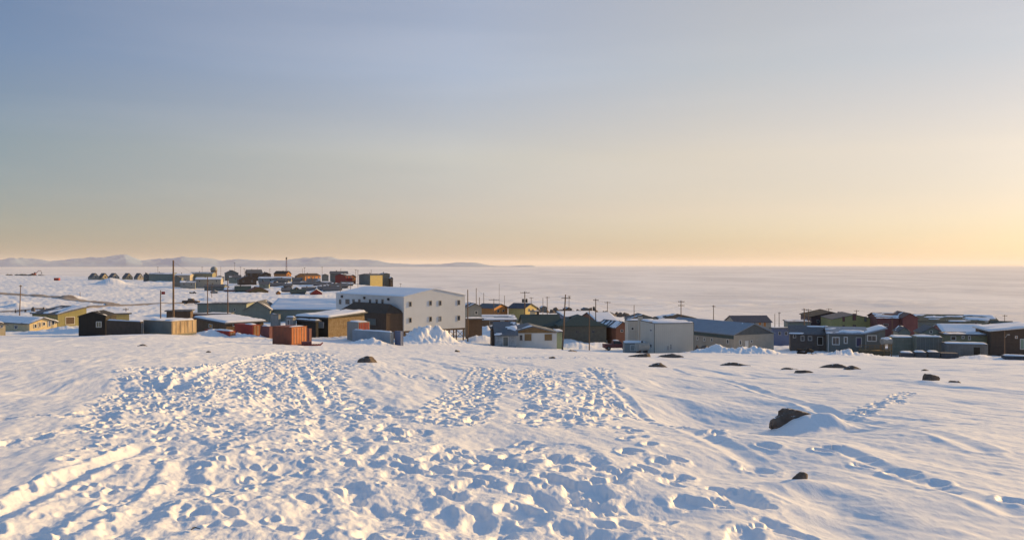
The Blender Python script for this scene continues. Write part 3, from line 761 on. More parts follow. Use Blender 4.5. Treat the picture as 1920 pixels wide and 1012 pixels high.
def container(name, label, cat, c, r, ytop, Y, a, wall, l=None, Lm=None, Wm=None, snow=0.7, group=None, doors=None, ends=None, Hm=None):
    """steel container / box: body, frame, doors on the front, snow on top"""
    SEED[0] += 1
    a = math.radians(a - (18 if l is None and c > 1450 else 0))
    W = Wm if Wm else solve(c, Y, a, r); Lg = Lm if Lm else solve_left(c, Y, a, l)
    X0 = (c - CX) / F * Y; zb = gz(X0, Y)
    H = CAMZ - (ytop - HY) / F * Y - zb
    root = thing(name, label, cat, (X0, Y, zb), a, group)
    bm = bmesh.new(); box(bm, 0, W, 0, Lg, -0.8, H); from_bm('body', bm, wall, root)
    bm = bmesh.new(); s = 0.06
    for x in (-0.02, W - s + 0.02):
        for y in (-0.02, Lg - s + 0.02): box(bm, x, x + s, y, y + s, -0.8, H + 0.01)
    for z in (0.0, H - 0.08):
        box(bm, s - 0.04, W - s + 0.04, -0.015, 0.03, z, z + 0.09); box(bm, -0.015, 0.03, s - 0.04, Lg - s + 0.04, z, z + 0.09)
    from_bm('frame', bm, ends or wall, root)
    if doors:
        for k in range(2):
            bm = bmesh.new(); x0 = 0.1 + k * (W / 2 - 0.08); x1 = x0 + W / 2 - 0.14
            box(bm, x0, x1, -0.04, -0.003, 0.12, H - 0.12); d = from_bm('door', bm, doors, root)
            bm = bmesh.new()
            for q in (0.3, 0.7): tube(bm, (x0 + (x1 - x0) * q, -0.07, 0.15), (x0 + (x1 - x0) * q, -0.07, H - 0.15), 0.02, n=5)
            from_bm('lock_bar', bm, METAL, d)
    if snow: snow_patch('top_snow', root, [(0, 0, H + .004), (W, 0, H + .004), (W, Lg, H + .004), (0, Lg, H + .004)], 0.22, snow, SEED[0] * 5)
    return root, W, Lg, H

def pole(label, px, ytop, Y, arms=1, trans=0, r=0.14, lean=0.0, lamp=False, group='wooden utility poles', name='utility_pole', mat=WOOD, yaw=0.5, armlen=2.4):
    X = (px - CX) / F * Y; zb = gz(X, Y); H = CAMZ - (ytop - HY) / F * Y - zb
    root = thing(name, label, 'utility pole' if name == 'utility_pole' else name.replace('_', ' '), (X, Y, zb), yaw, group)
    bm = bmesh.new(); tube(bm, (0, 0, -1.0), (lean, 0, H), r, r * 0.62, n=10); from_bm('pole', bm, mat, root, smooth=False)
    for k in range(arms):
        z = H - 0.35 - 0.95 * k; x = lean * z / H
        bm = bmesh.new(); box(bm, x - armlen / 2, x + armlen / 2, -r - 0.10, -r * 0.7, z - 0.06, z + 0.07); am = from_bm('crossarm', bm, DARKBR, root)
        bm = bmesh.new()
        for q in (-0.46, -0.2, 0.2, 0.46): tube(bm, (x + q * armlen, -r - 0.02, z + 0.07), (x + q * armlen, -r - 0.02, z + 0.24), 0.045, 0.03, n=6)
        from_bm('insulators', bm, METAL, am)
    for k in range(trans):
        s = -1 if k % 2 == 0 else 1; z = H - 2.3; x = lean * z / H
        bm = bmesh.new(); tube(bm, (x + s * 0.45, 0, z - 0.5), (x + s * 0.45, 0, z + 0.4), 0.27, n=12); tube(bm, (x + s * 0.45, 0, z + 0.4), (x + s * 0.45, 0, z + 0.6), 0.06, n=6)
        box(bm, min(x, x + s * 0.45), max(x, x + s * 0.45), -0.05, 0.05, z - 0.05, z + 0.05)
        from_bm('transformer', bm, DMETAL, root)
    if lamp:
        bm = bmesh.new(); tube(bm, (lean * .8, 0, H - 1.2), (0.9 + lean, 0, H - 0.7), 0.035, n=6); box(bm, 0.75 + lean, 1.3 + lean, -0.12, 0.12, H - 0.78, H - 0.62); from_bm('lamp_arm', bm, METAL, root)
    return (X, Y, zb + H), root

def rock(label, px, py, w, h, dep=None, seed=1, bury=0.3, group='rocks poking out of the snow', rz=0.0, name='rock', flat=1.0, subd=3, Yo=None):
    X, Y = pg(px, py) if Yo is None else ((px - CX) / F * Yo, Yo)
    z = ground_top(X, Y)
    rg = random.Random(seed)
    bm = bmesh.new(); bmesh.ops.create_icosphere(bm, subdivisions=subd, radius=1.0)
    dep = dep or w * 0.8
    for v in bm.verts:
        p = v.co.copy()
        n = float(fbm(np.array([p.x * 1.3 + seed]), np.array([p.y * 1.3 + p.z * 1.7]), seed, 3, 0.6)[0])
        p *= 1 + 0.42 * n
        for k in range(7):      # broken facets
            rg2 = random.Random(seed * 31 + k); d = Vector((rg2.uniform(-1, 1), rg2.uniform(-1, 1), rg2.uniform(-0.2, 1))).normalized()
            m = p.dot(d) - 0.72
            if m > 0: p -= d * m * 0.85
        p += Vector((vn1(p, seed), vn1(p.yzx, seed + 2), vn1(p.zxy, seed + 4))) * 0.05
        v.co = Vector((p.x * w / 2, p.y * dep / 2, p.z * h))
    me = bpy.data.meshes.new(name); bm.to_mesh(me); bm.free()
    o = link(name, me, ROCK); o.location = (X, Y, z - h * bury); o.rotation_euler = (0, 0, rz)
    o['label'] = label; o['category'] = 'rock'; o['group'] = group
    return o
def vn1(p, s): return float(vnoise(np.array([p.x * 4.0]), np.array([p.y * 4.0 + p.z * 3]), s)[0])
def wire(label, pts, sag=0.8, r=0.012, name='power_line'):
    bm = bmesh.new()
    for a, b in zip(pts[:-1], pts[1:]):
        prev = None
        for k in range(13):
            t = k / 12; p = Vector(a).lerp(Vector(b), t); p.z -= sag * 4 * t * (1 - t)
            if prev is not None: tube(bm, prev, p, r, n=4, caps=False)
            prev = p
    o = from_bm(name, bm, DMETAL); o['label'] = label; o['category'] = 'power line'; o['group'] = 'overhead wires between the poles'
    return o
# ------------------------------------------------------------------ left foreground row
house('low_building', 'low cream building under a broad snowy roof at the left edge of town', 'building', 55, 107, 607, 166, 58, CREAM, l=-40, rise_m=0.9, ridge='y', roof='gable', snow=0.85, thk=0.3,
      roofmat=GREYROOF, leftwall=1, wins=[('F', 66, 611, 4, 6), ('F', 74, 609, 3, 8, dict(kind='door', pane=BROWN)), ('F', 82, 607, 4, 5), ('F', 92, 607, 4, 9, dict(pane=BLUE)), ('F', 99, 604, 4, 8), ('L', 30, 613, 5, 5)])
house('hut', 'tiny tan hut half hidden by the snow crest at the far left edge', 'hut', -8, 10, 609, 140, 40, CREAM, Lm=3, rise_m=0.25, snow=0.6, wins=[('F', 3, 612, 3, 3)])
house('olive_building', 'olive yellow clad building with a sloping roofline left of the black shack', 'building', 108, 162, 590, 186, 60, OLIVE, Lm=9, rise_m=1.2, roof='shedx', snow=0.5,
      wins=[('F', 131, 601, 16, 13, dict(kind='door', pane=DARKBR)), ('F', 152, 596, 3, 4)])
house('shack', 'black gabled plywood shack with one pale window', 'shack', 147, 198, 594, 138, 8, BLACKW, Lm=5.5, rise=8, snow=0.25, roofmat=M('black roof felt', (0.03, 0.03, 0.032), 0.8), over=0.12,
      wins=[('F', 185, 608, 8, 9, dict(pane=M('yellowed window', (0.20, 0.19, 0.12), 0.3, 0.1), bars=1))])
house('shed', 'long pale yellow shed roofed with snow just behind the black shack', 'shed', 199, 242, 590, 156, 35, YELLOW, Lm=4, rise_m=0.3, roof='flat', snow=0.8)
container('cargo_container', 'dark brown cargo container between black shack and plywood fronted container', 'container', 263, 268, 603, 132, 62, DARKBR, l=199, snow=0.7, doors=TAN, ends=DARKBR)
container('cargo_container', 'dark grey cargo container with a sunlit raw plywood front', 'container', 322, 368, 602, 131, 60, DGREY, l=269, snow=0.7, doors=TAN, ends=TAN)
house('shed', 'small dark brown flat shed behind the plywood fronted container', 'shed', 312, 357, 584, 190, 12, DARKBR, Lm=4, roof='flat', snow=0.3)
house('long_shed', 'low maroon shed running between the tall pole and the grey green hall', 'shed', 354, 430, 590, 196, 10, MAROON, Lm=5, roof='flat', snow=0.4)
house('hall', 'long grey green flat roofed hall in front of the village', 'hall', 370, 462, 570, 232, 4, GREENGREY, Lm=9, roof='flat', snow=0.35, wins=[('F', 392, 580, 3, 4), ('F', 440, 580, 3, 4)])
house('school', 'grey gabled end of a long school wing with a blue snowy roof', 'school', 504, 640, 580, 214, -4, GREENGREY, Lm=16, rise_m=2.3, ridge='x', roofmat=BLUEROOF, snow=0.9, thk=0.3, fascia=(TEAL, 0.9))
house('porch_block', 'grey gabled porch block at the left end of the long school wing', 'building', 458, 506, 581, 210, 6, GREENGREY, Lm=12, rise=15, snow=0.3)
house('workshop', 'low brown workshop under a flat white snow roof behind the red sheds', 'workshop', 424, 494, 607, 150, 46, BROWN, l=368, rise_m=0.5, roof='shed', snow=0.95, thk=0.3, over=0.5,
      wins=[('F', 440, 608, 6, 5), ('F', 456, 606, 6, 5), ('L', 395, 611, 6, 5)])
container('red_shed', 'long low red shed with a snow cap in front of the brown workshop', 'shed', 430, 441, 621, 134, 52, RED, l=384, snow=0.9, doors=ORANGE)
container('red_shed', 'tall bright red shed left of the rust red container', 'shed', 474, 487, 609, 138, 50, RED, l=440, snow=0.5, doors=ORANGE)
container('red_shed', 'narrow dark red shed squeezed between taller red shed and rust red container', 'shed', 505, 512, 612, 136, 50, MAROON, l=489, snow=0.5)
house('grey_hut', 'pale grey upright hut above the rust red container, left of its pair', 'hut', 522, 526, 590, 152, 55, GREY, l=507, rise_m=0.1, roof='flat', snow=0.5, flat_t=0.12, over=0.05)
house('grey_hut', 'pale grey upright hut above the rust red container, right of its pair', 'hut', 549, 555, 596, 150, 55, GREY, l=535, rise_m=0.1, roof='flat', snow=0.5, flat_t=0.12, over=0.05, wins=[('L', 541, 604, 4, 8, dict(kind='door', pane=DGREY))])
container('rust_container', 'rust red container with doors coloured sunlit orange standing forward on the slope', 'container', 546, 575, 613, 113, 58, RUST, l=511, snow=0.25, doors=M('sunlit red door steel', (0.44, 0.14, 0.05), 0.6, 0.12, 1.5, boards=0.28, vertical=True))  # door steel coloured brighter orange to carry the low sun on this face
container('rust_container', 'dark red container directly behind the forward rust red one', 'container', 580, 584, 616, 122, 55, MAROON, l=560, snow=0.2)
house('stone_building', 'dark building with brown stone front and white window under snow roof', 'building', 615, 683, 597, 150, 58, BLACKW, l=556, rise_m=0.5, roof='shedx', snow=0.95, thk=0.35, over=0.4,
      rightface=M('rough brown stone', (0.13, 0.09, 0.05), 0.9, 0.25, 2.5, second=(0.24, 0.19, 0.13), bump=0.9), wins=[('L', 601, 609, 11, 9, dict(pane=PALEGLASS)), ('F', 648, 606, 9, 11, dict(kind='door', pane=BLACKW, frame=BROWNTRIM)), ('F', 664, 602, 5, 5, dict(frame=BROWNTRIM))])
house('dark_lean_to', 'black lean-to with a snow roof joined left of the stone fronted building', 'lean-to', 592, 597, 603, 148, 48, BLACKW, l=556, rise_m=0.1, roof='flat', snow=0.8)
container('small_shed', 'grey shed with a red front and snow cap beside the white steel building', 'shed', 672, 693, 604, 144, 48, GREY, l=651, snow=1.0, doors=RED, ends=GREY)
container('tank_box', 'long pale blue steel box heaped with snow below the red fronted shed', 'container', 731, 738, 623, 137, 50, PALEBLUE, l=661, snow=0.75, doors=WHITE)
container('blue_bin', 'dark blue bin standing between pale blue steel box and snow heap', 'bin', 751, 756, 621, 137, 50, BLUE, l=740, snow=0.6)
# ---- white two storey building
wf = [('F', px, py, 3.8, 7.6, dict(frame=BEIGE, pane=PALEGLASS if (px + int(py)) % 3 == 0 else GLASS)) for px, py in ((769, 570), (807, 568), (825, 568), (860, 567), (769, 600), (807, 598), (825, 597.5), (860, 596))]
wl_ = [('L', px, 565.5, 3.2, 8, dict(frame=GREY)) for px in (638, 650, 653.5, 663, 674, 694, 706.5, 717.5)]
wb = house('white_building', 'large white two storey steel building on stilts, the tallest in town', 'building', 757, 872, 557, 166, 39, WHITEMETAL, l=630, rise_m=1.35, ridge='y', roofmat=M('white sheet roof', (0.62, 0.64, 0.67), 0.5, 0.05, boards=0.5, vertical=True), snow=0.95, thk=0.12, over=0.12,
      wins=wf + wl_, stilts=1.6)
for px in (642, 684, 729):
    root, W, Lg, H = wb
    bm = bmesh.new(); u = solve_left(757, 166, math.radians(39), px); box(bm, -0.3, -0.003, u - 0.22, u + 0.22, H - 0.75, H - 0.3); from_bm('roof_vent', bm, DMETAL, root)
house('brown_annex', 'dark brown hip roofed annex leaning against the white two storey building', 'annex', 724, 746, 590, 164, 39, DARKBR, l=638, rise_m=1.7, roof='hip', roofmat=M('brown shingle roof', (0.085, 0.06, 0.045), 0.8, 0.2, 2.0), snow=0.0, Wm=4.2, over=0.08,
      wins=[('L', 697, 603, 16, 12, dict(pane=DGREY, frame=BROWNTRIM)), ('L', 664, 603, 8, 10, dict(kind='door', pane=BLACKW, frame=BROWNTRIM))])

# ------------------------------------------------------------------ behind and right of the white building
house('house', 'pale grey house with a dark base just right of the white two storey building', 'house', 878, 903, 576, 196, 12, GREY, Lm=8, rise=6, roofmat=GREYROOF, snow=0.3, stilts=0, wins=[('F', 893, 586, 4, 5)])
house('shed', 'dark brown low shed at the foot of the pale grey house', 'shed', 877, 904, 599, 184, 12, DARKBR, Lm=3, roof='flat', snow=0.3)
house('house', 'orange gable fronted house with a long dark roof, by the shore', 'house', 926, 952, 578, 300, 56, ORANGE, l=893, rise=7, roofmat=GREYROOF, snow=0.15, leftwall=1, wins=[('F', 934, 583, 3.5, 5), ('F', 944, 582, 3.5, 4)])
house('house', 'yellow gable fronted house with a dark blue roof, by the shore', 'house', 984, 1006, 578, 300, 54, YELLOW, l=953, rise=8, roofmat=M('dark blue roof', (0.06, 0.07, 0.10), 0.7), snow=0.15, wins=[('F', 992, 581, 3, 5), ('F', 999, 581, 3, 4)])
house('hut', 'small cream hut right beside the yellow gable fronted house', 'hut', 1003, 1010, 584, 292, 40, CREAM, Lm=2.5, roof='flat', snow=0.4)
house('house', 'dark house with blue snowy roof and tan wall below the orange house', 'house', 903, 968, 600, 236, 8, BROWN, Lm=12, rise_m=0.9, ridge='x', roofmat=BLUEROOF, snow=0.65, wins=[('F', 921, 605, 6, 6), ('F', 942, 604, 7, 6, dict(pane=PALEGLASS)), ('F', 958, 603, 7, 4)])
house('board_house', 'white board house with brown gable and two plywood covered windows', 'house', 956, 1044, 624, 163, 6, WHITE, Lm=9, rise=11, roofmat=M('blue grey shingles', (0.13, 0.15, 0.18), 0.8), snow=0.2, gable_mat=PLYW, over=0.45,
      wins=[('F', 990, 632, 13, 13, dict(pane=PLYW)), ('F', 1028, 632, 14, 12, dict(pane=PLYW)), ('F', 977, 633, 5, 10)])
house('side_wing', 'lower wing with snow patched roof joined left of white board house', 'building', 930, 968, 628, 160, 4, M('worn blue white wall', (0.38, 0.42, 0.46), 0.7, 0.25, 1.5, second=(0.10, 0.13, 0.14), boards=0.3), Lm=9, rise_m=2.0, ridge='x', roofmat=M('blue grey shingles', (0.13, 0.15, 0.18)), snow=0.5,
      wins=[('F', 948, 640, 9, 17, dict(kind='door', pane=DGREY))])
house('shed', 'narrow dark brown shed closing off the left end of white board house', 'shed', 922, 931, 616, 165, 4, DARKBR, Lm=6, rise_m=0.3, roof='flat', snow=0.4)
house('shed', 'pale green shed peeping out behind the white board house', 'shed', 1042, 1054, 623, 170, 8, PALEGREEN, Lm=4, roof='flat', snow=0.5)
house('dark_house', 'dark green roofed house behind the white board house', 'house', 985, 1052, 611, 205, 6, DGREY, Lm=12, rise_m=2.2, ridge='x', roofmat=GREENROOF, snow=0.0, over=0.5, chims=[(0.45, 0.5, 0.7, 0.3)])
house('dark_hall', 'wide dark grey hip roofed hall beyond the leaning wooden pole', 'hall', 1050, 1137, 612, 200, 6, M('dark olive grey boards', (0.12, 0.12, 0.10), 0.8, 0.15, boards=0.3), Lm=13, rise_m=2.2, roof='hip', roofmat=GREENROOF, snow=0.05,
      wins=[('F', 1083, 622, 6, 4, dict(frame=DGREY)), ('F', 1112, 622, 5, 4, dict(frame=DGREY))], chims=[(0.3, 0.4, 0.6, 0.25)])
house('low_roof', 'wide low building with a flat blue snow roof above the dark hip roofed hall', 'building', 1060, 1132, 595, 265, 6, BLUE, Lm=16, roof='shed', rise_m=0.8, snow=0.95)
house('house', 'reddish house with broad snow covered roof left of the grey tower', 'house', 1120, 1160, 603, 250, 20, M('red brown boards', (0.20, 0.09, 0.06), 0.7, boards=0.3), Lm=13, rise_m=2.2, ridge='x', roofmat=GREYROOF, snow=1.0, wins=[('F', 1134, 607, 5, 4)])
house('brown_house', 'red brown gabled house tucked against the left of the grey tower', 'house', 1155, 1180, 614, 200, 30, M('red brown boards', (0.20, 0.09, 0.06)), Lm=9, rise=10, snow=0.3, wins=[('F', 1166, 620, 4, 4)])
house('house', 'dark low house behind the grey industrial block, near the ice', 'house', 1180, 1232, 598, 300, 12, DGREY, Lm=9, rise=8, roofmat=GREYROOF, snow=0.25)
# ---- grey industrial block
LG = M('pale grey steel cladding', (0.47, 0.46, 0.42), 0.55, 0.06, 0.35, boards=0.35, vertical=True, bump=0.25)
house('plant_building', 'tall pale grey windowless plant block with two slit vents', 'building', 1227, 1301, 607, 152, 8, LG, l=1200, roof='flat', snow=0.5, flat_t=0.15, over=0.04, corners=DGREY,
      wins=[('F', 1252.5, 652, 1.6, 9, dict(ft=0.05)), ('F', 1258, 650, 1.8, 10, dict(ft=0.05)), ('L', 1221, 619, 3, 4), ('L', 1221, 648, 3, 6)])
house('plant_building', 'pale grey rear plant block with a snow rimmed flat roof, left of the tall one', 'building', 1178, 1229, 602, 166, 8, LG, l=1172, roof='flat', snow=0.5, flat_t=0.15, over=0.04, wins=[('F', 1208, 619, 4, 4), ('F', 1186, 616, 4, 4)])
rt = thing('vent_tower', 'square pale grey vent tower rising in front of the rear plant block', 'tower', at_depth(1198, 164)[:2] + (gz(*at_depth(1198, 164)[:2]),), 0.12)
bm = bmesh.new(); hh = CAMZ - (593 - HY) / F * 164 - rt.location.z; box(bm, 0, 0.75, 0, 0.8, -0.5, hh); from_bm('shaft', bm, LG, rt)
bm = bmesh.new(); box(bm, -0.06, 0.81, -0.06, 0.86, hh + 0.003, hh + 0.14); from_bm('cap', bm, DMETAL, rt)
house('annex', 'low grey annex at the foot of the plant blocks, snow on its flat top', 'annex', 1171, 1212, 644, 156, 6, GREY, Lm=4, roof='flat', snow=0.6, flat_t=0.12, over=0.05, wins=[('F', 1186, 652, 7, 9, dict(kind='door', pane=GREY)), ('F', 1193, 652, 4, 8)])
X_, Y_, _z = at_depth(1204, 150); tk = thing('fuel_tank', 'horizontal pale grey fuel tank in front of the low grey annex', 'tank', (X_, Y_, gz(X_, Y_)), 0.5)
bm = bmesh.new(); tube(bm, (-1.1, 0, 1.1), (1.1, 0, 1.1), 0.72, n=20); from_bm('tank_body', bm, M('worn tank paint', (0.34, 0.33, 0.30), 0.5, 0.15), tk)
for s in (-0.7, 0.7): bm = bmesh.new(); box(bm, s - 0.08, s + 0.08, -0.55, 0.55, -0.5, 0.5); from_bm('leg', bm, DMETAL, tk)
bm = bmesh.new(); tube(bm, (0, 0, 1.8), (0, 0, 2.1), 0.16, n=8); from_bm('filler_cap', bm, DMETAL, tk)
# ---- blue roofed hall
house('blue_roof_hall', 'long pale grey hall with a large blue grey roof and dark gable', 'hall', 1376, 1451, 628, 160, 27, BEIGE, l=1238, rise=19, ridge='y', roofmat=BLUEROOF, snow=0.04, over=0.25, gable_mat=M('dark gable board', (0.10, 0.115, 0.125), 0.7, boards=0.3), fascia=(TEAL, 0.75),
      wins=[('F', 1388, 642, 3, 7), ('F', 1409, 640, 3.5, 3), ('F', 1400, 645, 5, 11, dict(kind='door', pane=WHITE)), ('L', 1365, 640, 3, 7), ('L', 1335, 637, 2.4, 5), ('L', 1321, 636, 2.2, 5), ('L', 1308, 634, 2.2, 5)])
house('hall', 'low hall with black roof edge behind the big blue roof', 'hall', 1240, 1312, 600, 230, 8, DGREY, Lm=12, rise_m=1.2, roof='hip', roofmat=M('black roof felt', (0.03, 0.03, 0.032)), snow=0.5)
house('house', 'house with dark blue roof and orange yellow end porch, behind the dark gable', 'house', 1379, 1446, 604, 262, 14, BEIGE, Lm=9, rise_m=1.6, ridge='x', roofmat=M('dark blue roof', (0.06, 0.07, 0.10)), snow=0.1,
      wins=[('F', 1395, 607, 5, 4), ('F', 1415, 607, 4, 4), ('F', 1425, 607, 5, 5, dict(pane=ORANGE)), ('F', 1434, 608, 5, 8, dict(kind='door', pane=ORANGE))])
house('blue_building', 'flat roofed blue building right of the dark gable hall', 'building', 1451, 1490, 616, 205, 10, BLUE, l=1446, roof='flat', snow=0.6, wins=[('F', 1462, 625, 4, 6), ('F', 1474, 625, 4, 6)])
house('low_hall', 'low grey green hall under the double power pole', 'hall', 1477, 1520, 604, 270, 8, GREENGREY, Lm=9, roof='flat', snow=0.5)
# ---- dark grey house with the tank deck
house('dark_house', 'long dark grey house with white framed windows and a wooden deck', 'house', 1553, 1624, 625, 166, 2, DGREY, Lm=9, rise_m=0.9, ridge='x', roofmat=BLUEROOF, snow=0.35, corners=TRIM, over=0.4,
      wins=[('F', 1567.5, 639, 11, 12, dict(bars=1, ft=0.16)), ('F', 1586, 637.5, 4, 10, dict(ft=0.16)), ('F', 1610.5, 641, 9, 16, dict(kind='door', pane=M('deep blue door', (0.05, 0.05, 0.12), 0.5)))])
house('house_wing', 'older dark wing with a porch joined left of long dark grey house', 'building', 1482, 1552, 626, 174, 2, M('dark brown grey boards', (0.11, 0.10, 0.095), 0.8, boards=0.25), Lm=9, rise_m=1.3, ridge='x', roofmat=GREYROOF, snow=0.3,
      wins=[('F', 1490, 630, 4, 5), ('F', 1505, 634, 5, 8), ('F', 1519, 634, 6, 7), ('F', 1538, 639, 9, 14, dict(kind='door', pane=BLACKW))])
house('house_wing', 'dark right end of the long grey house with a wide window over the deck', 'building', 1625, 1660, 626, 163.5, 2, DGREY, Lm=8, rise_m=0.9, roof='shedx', roofmat=BLUEROOF, snow=0.6,
      wins=[('F', 1635, 634, 15, 9, dict(bars=1, ft=0.16))], thk=0.2)
# deck
X_, Y_, _z = at_depth(1612, 161); dk = thing('deck', 'weathered wooden deck with railing in front of the long dark house', 'deck', (X_, Y_, gz(X_, Y_)), -0.28)
bm = bmesh.new(); box(bm, 0, 5.2, 0, 3.0, 0.75, 0.87); from_bm('floor', bm, PLYW, dk)
bm = bmesh.new(); box(bm, 0.02, 5.18, -0.03, -0.003, 0.02, 0.74); from_bm('skirt_boards', bm, M('deck boards', (0.11, 0.09, 0.06), 0.8, boards=0.18), dk)
bm = bmesh.new()
for k in range(7): box(bm, 0.03 + k * 0.84, 0.12 + k * 0.84, 0.0, 0.09, 0.87, 1.75)
box(bm, 0, 5.2, -0.01, 0.1, 1.751, 1.83); box(bm, 0, 5.2, 0.02, 0.07, 1.3, 1.36); from_bm('railing', bm, PLYW, dk)
X_, Y_, _z = at_depth(1662, 160); tk = thing('oil_tank', 'rounded snow capped oil tank on a wooden crib right of the deck', 'tank', (X_, Y_, gz(X_, Y_)), 0.2)
bm = bmesh.new(); tube(bm, (-0.9, 0, 2.75), (0.9, 0, 2.75), 0.6, n=18); from_bm('tank_body', bm, M('worn tank paint', (0.34, 0.33, 0.30)), tk)
bm = bmesh.new()
for x in (-0.8, 0.7): 
    for y in (-0.5, 0.4): box(bm, x, x + 0.12, y, y + 0.12, -0.6, 2.2)
for z in (0.5, 1.3, 2.0): box(bm, -0.85, 0.87, -0.55, -0.503, z, z + 0.12)
from_bm('crib', bm, PLYW, tk)
bm = bmesh.new(); bmesh.ops.create_icosphere(bm, subdivisions=3, radius=1.0)
for v in bm.verts: v.co = Vector((v.co.x * 1.0, v.co.y * 0.65, 3.2 + v.co.z * 0.28 + 0.05 * math.sin(5 * v.co.x)))
from_bm('snow_cap', bm, ROOFSNOW, tk, smooth=True)
# ---- big buildings on the right
yb = house('yellow_building', 'big olive yellow gabled building with three dark red stair windows', 'building', 1560, 1645, 599, 262, 10, M('olive yellow siding', (0.33, 0.31, 0.13), 0.7, 0.1, boards=0.3), Lm=16, rise=9, roofmat=GREYROOF, snow=0.0, over=0.15,
      wins=[('F', 1582, 598, 4, 9, dict(pane=MAROON, frame=BROWNTRIM)), ('F', 1602, 594, 6, 12, dict(pane=MAROON, frame=BROWNTRIM)), ('F', 1623, 598, 4, 9, dict(pane=DGREY, frame=BROWNTRIM)), ('F', 1582, 612, 4, 5, dict(frame=BROWNTRIM)), ('F', 1602, 612, 6, 6, dict(frame=BROWNTRIM))])
house('dark_hall', 'black roofed hall with dark plum walls behind the yellow gabled building', 'hall', 1521, 1600, 594, 280, 10, M('dark plum cladding', (0.055, 0.035, 0.055), 0.7, boards=0.4, vertical=True), Lm=18, rise=9, roofmat=M('black roof felt', (0.03, 0.03, 0.032)), snow=0.0, over=0.5,
      chims=[(0.75, 0.3, 0.5, 0.3), (0.9, 0.3, 0.5, 0.25)], wins=[('F', 1534, 602, 4, 5), ('F', 1548, 604, 4, 5)])
house('maroon_building', 'long maroon building with a snow streaked low roof', 'building', 1645, 1702, 597, 250, 6, MAROON, Lm=14, rise_m=1.2, ridge='x', roofmat=M('maroon roof', (0.08, 0.03, 0.035), 0.6), snow=0.5, wins=[('F', 1661, 609, 9, 4)])
house('maroon_building', 'taller maroon gabled end block right of long maroon building', 'building', 1693, 1721, 596, 246, 8, MAROON, Lm=14, rise_m=1.2, roofmat=M('maroon roof', (0.08, 0.03, 0.035)), snow=0.2)
house('long_hall', 'very long hall with a green roof and snow bands at the right', 'hall', 1722, 1873, 602, 262, 3, GREENGREY, Lm=15, rise_m=1.6, ridge='x', roofmat=GREENROOF, snow=0.42, thk=0.25, wins=[('F', 1795, 606, 5, 4, dict(frame=MAROON)), ('F', 1830, 606, 5, 3)])
house('house', 'house with a wide bright blue snow roof below the green hall', 'house', 1771, 1853, 625, 200, 6, MAROON, Lm=12, rise_m=1.7, ridge='x', roofmat=BLUEROOF, snow=1.0, thk=0.3)
house('brown_building', 'dark brown building with white roof edge at the right edge of town', 'building', 1858, 1945, 621, 170, 4, DARKBR, Lm=11, rise_m=0.9, roof='shedx', roofmat=M('white sheet roof', (0.62, 0.64, 0.67)), snow=0.7, over=0.5,
      wins=[('F', 1906, 632, 3, 3, dict(pane=ORANGE)), ('F', 1917, 645, 6, 18, dict(kind='door', pane=PALEGREEN))])
house('green_hut', 'dark green roofed hut perched behind the dark brown building', 'hut', 1866, 1903, 612, 206, 4, GREENGREY, Lm=6, rise_m=1.0, ridge='x', roofmat=GREENROOF, snow=0.4)
house('shed', 'grey green shed with a small gable, left of the pair beyond the boxes', 'shed', 1685, 1707, 622, 182, 6, GREENGREY, Lm=5, rise=8, snow=0.4, over=0.2)
house('shed', 'grey green shed with a broad gable left of the blue snow roof', 'shed', 1728, 1768, 624, 180, 6, GREENGREY, Lm=6, rise=11, snow=0.15, over=0.25, wins=[('F', 1746, 622, 4, 4)])
container('storage_box', 'green grey storage box left of its neighbour below small gable', 'storage box', 1674, 1716, 632, 168, 5, M('green grey painted steel', (0.23, 0.26, 0.225), 0.6, 0.15, 1.0, boards=0.3, vertical=True), Lm=4, snow=0.8)
container('storage_box', 'green grey storage box with a dark door below broad gable', 'storage box', 1718, 1768, 631, 164, 5, M('green grey painted steel', (0.14, 0.16, 0.14)), Lm=4, snow=0.4, doors=DGREY)
house('beige_building', 'low beige and green building above the round topped grey store', 'building', 1775, 1855, 628, 174, 5, M('faded green beige boards', (0.22, 0.20, 0.13), 0.7, 0.2, 0.6, second=(0.12, 0.15, 0.09), boards=0.3), Lm=6, roof='flat', snow=0.3, wins=[('F', 1806, 632, 3, 4), ('F', 1818, 633, 3, 6), ('F', 1788, 634, 8, 6, dict(pane=DARKBR))])
house('grey_store', 'grey corrugated store with dark right half, nearest the crest', 'store', 1775, 1853, 645, 158, 4, M('grey corrugated steel', (0.17, 0.175, 0.18), 0.6, 0.15, 0.6, second=(0.09, 0.09, 0.085), boards=0.4, vertical=True, bump=0.5), Lm=4, roof='flat', snow=0.5, flat_t=0.12, over=0.05,
      wins=[('F', 1832, 658, 12, 14, dict(kind='door', pane=BLACKW, frame=DGREY))])
for i, (c_, r_) in enumerate(((1690, 1714), (1716, 1738), (1741, 1763), (1765, 1798))):
    container('freight_crate', ['dark slate freight crate, first from the left in the row on the crest', 'dark slate freight crate, second from the left in the row on the crest', 'dark slate freight crate, third from the left in the row on the crest', 'wide slate freight crate closing the row on the crest'][i],
              'crate', c_, r_, [661, 660, 660, 662][i], 150, 2, M('slate painted steel', (0.085, 0.09, 0.105), 0.7, 0.15, 0.8, boards=0.45, vertical=True, bump=0.4), Lm=2.4, snow=[.8, .8, .6, .2][i], group='freight crates in a row on the crest')
container('freight_crate', 'long low slate crate at the right edge of the crest', 'crate', 1885, 1950, 667, 146, 2, M('slate painted steel', (0.085, 0.09, 0.105)), Lm=2.4, snow=0.7)
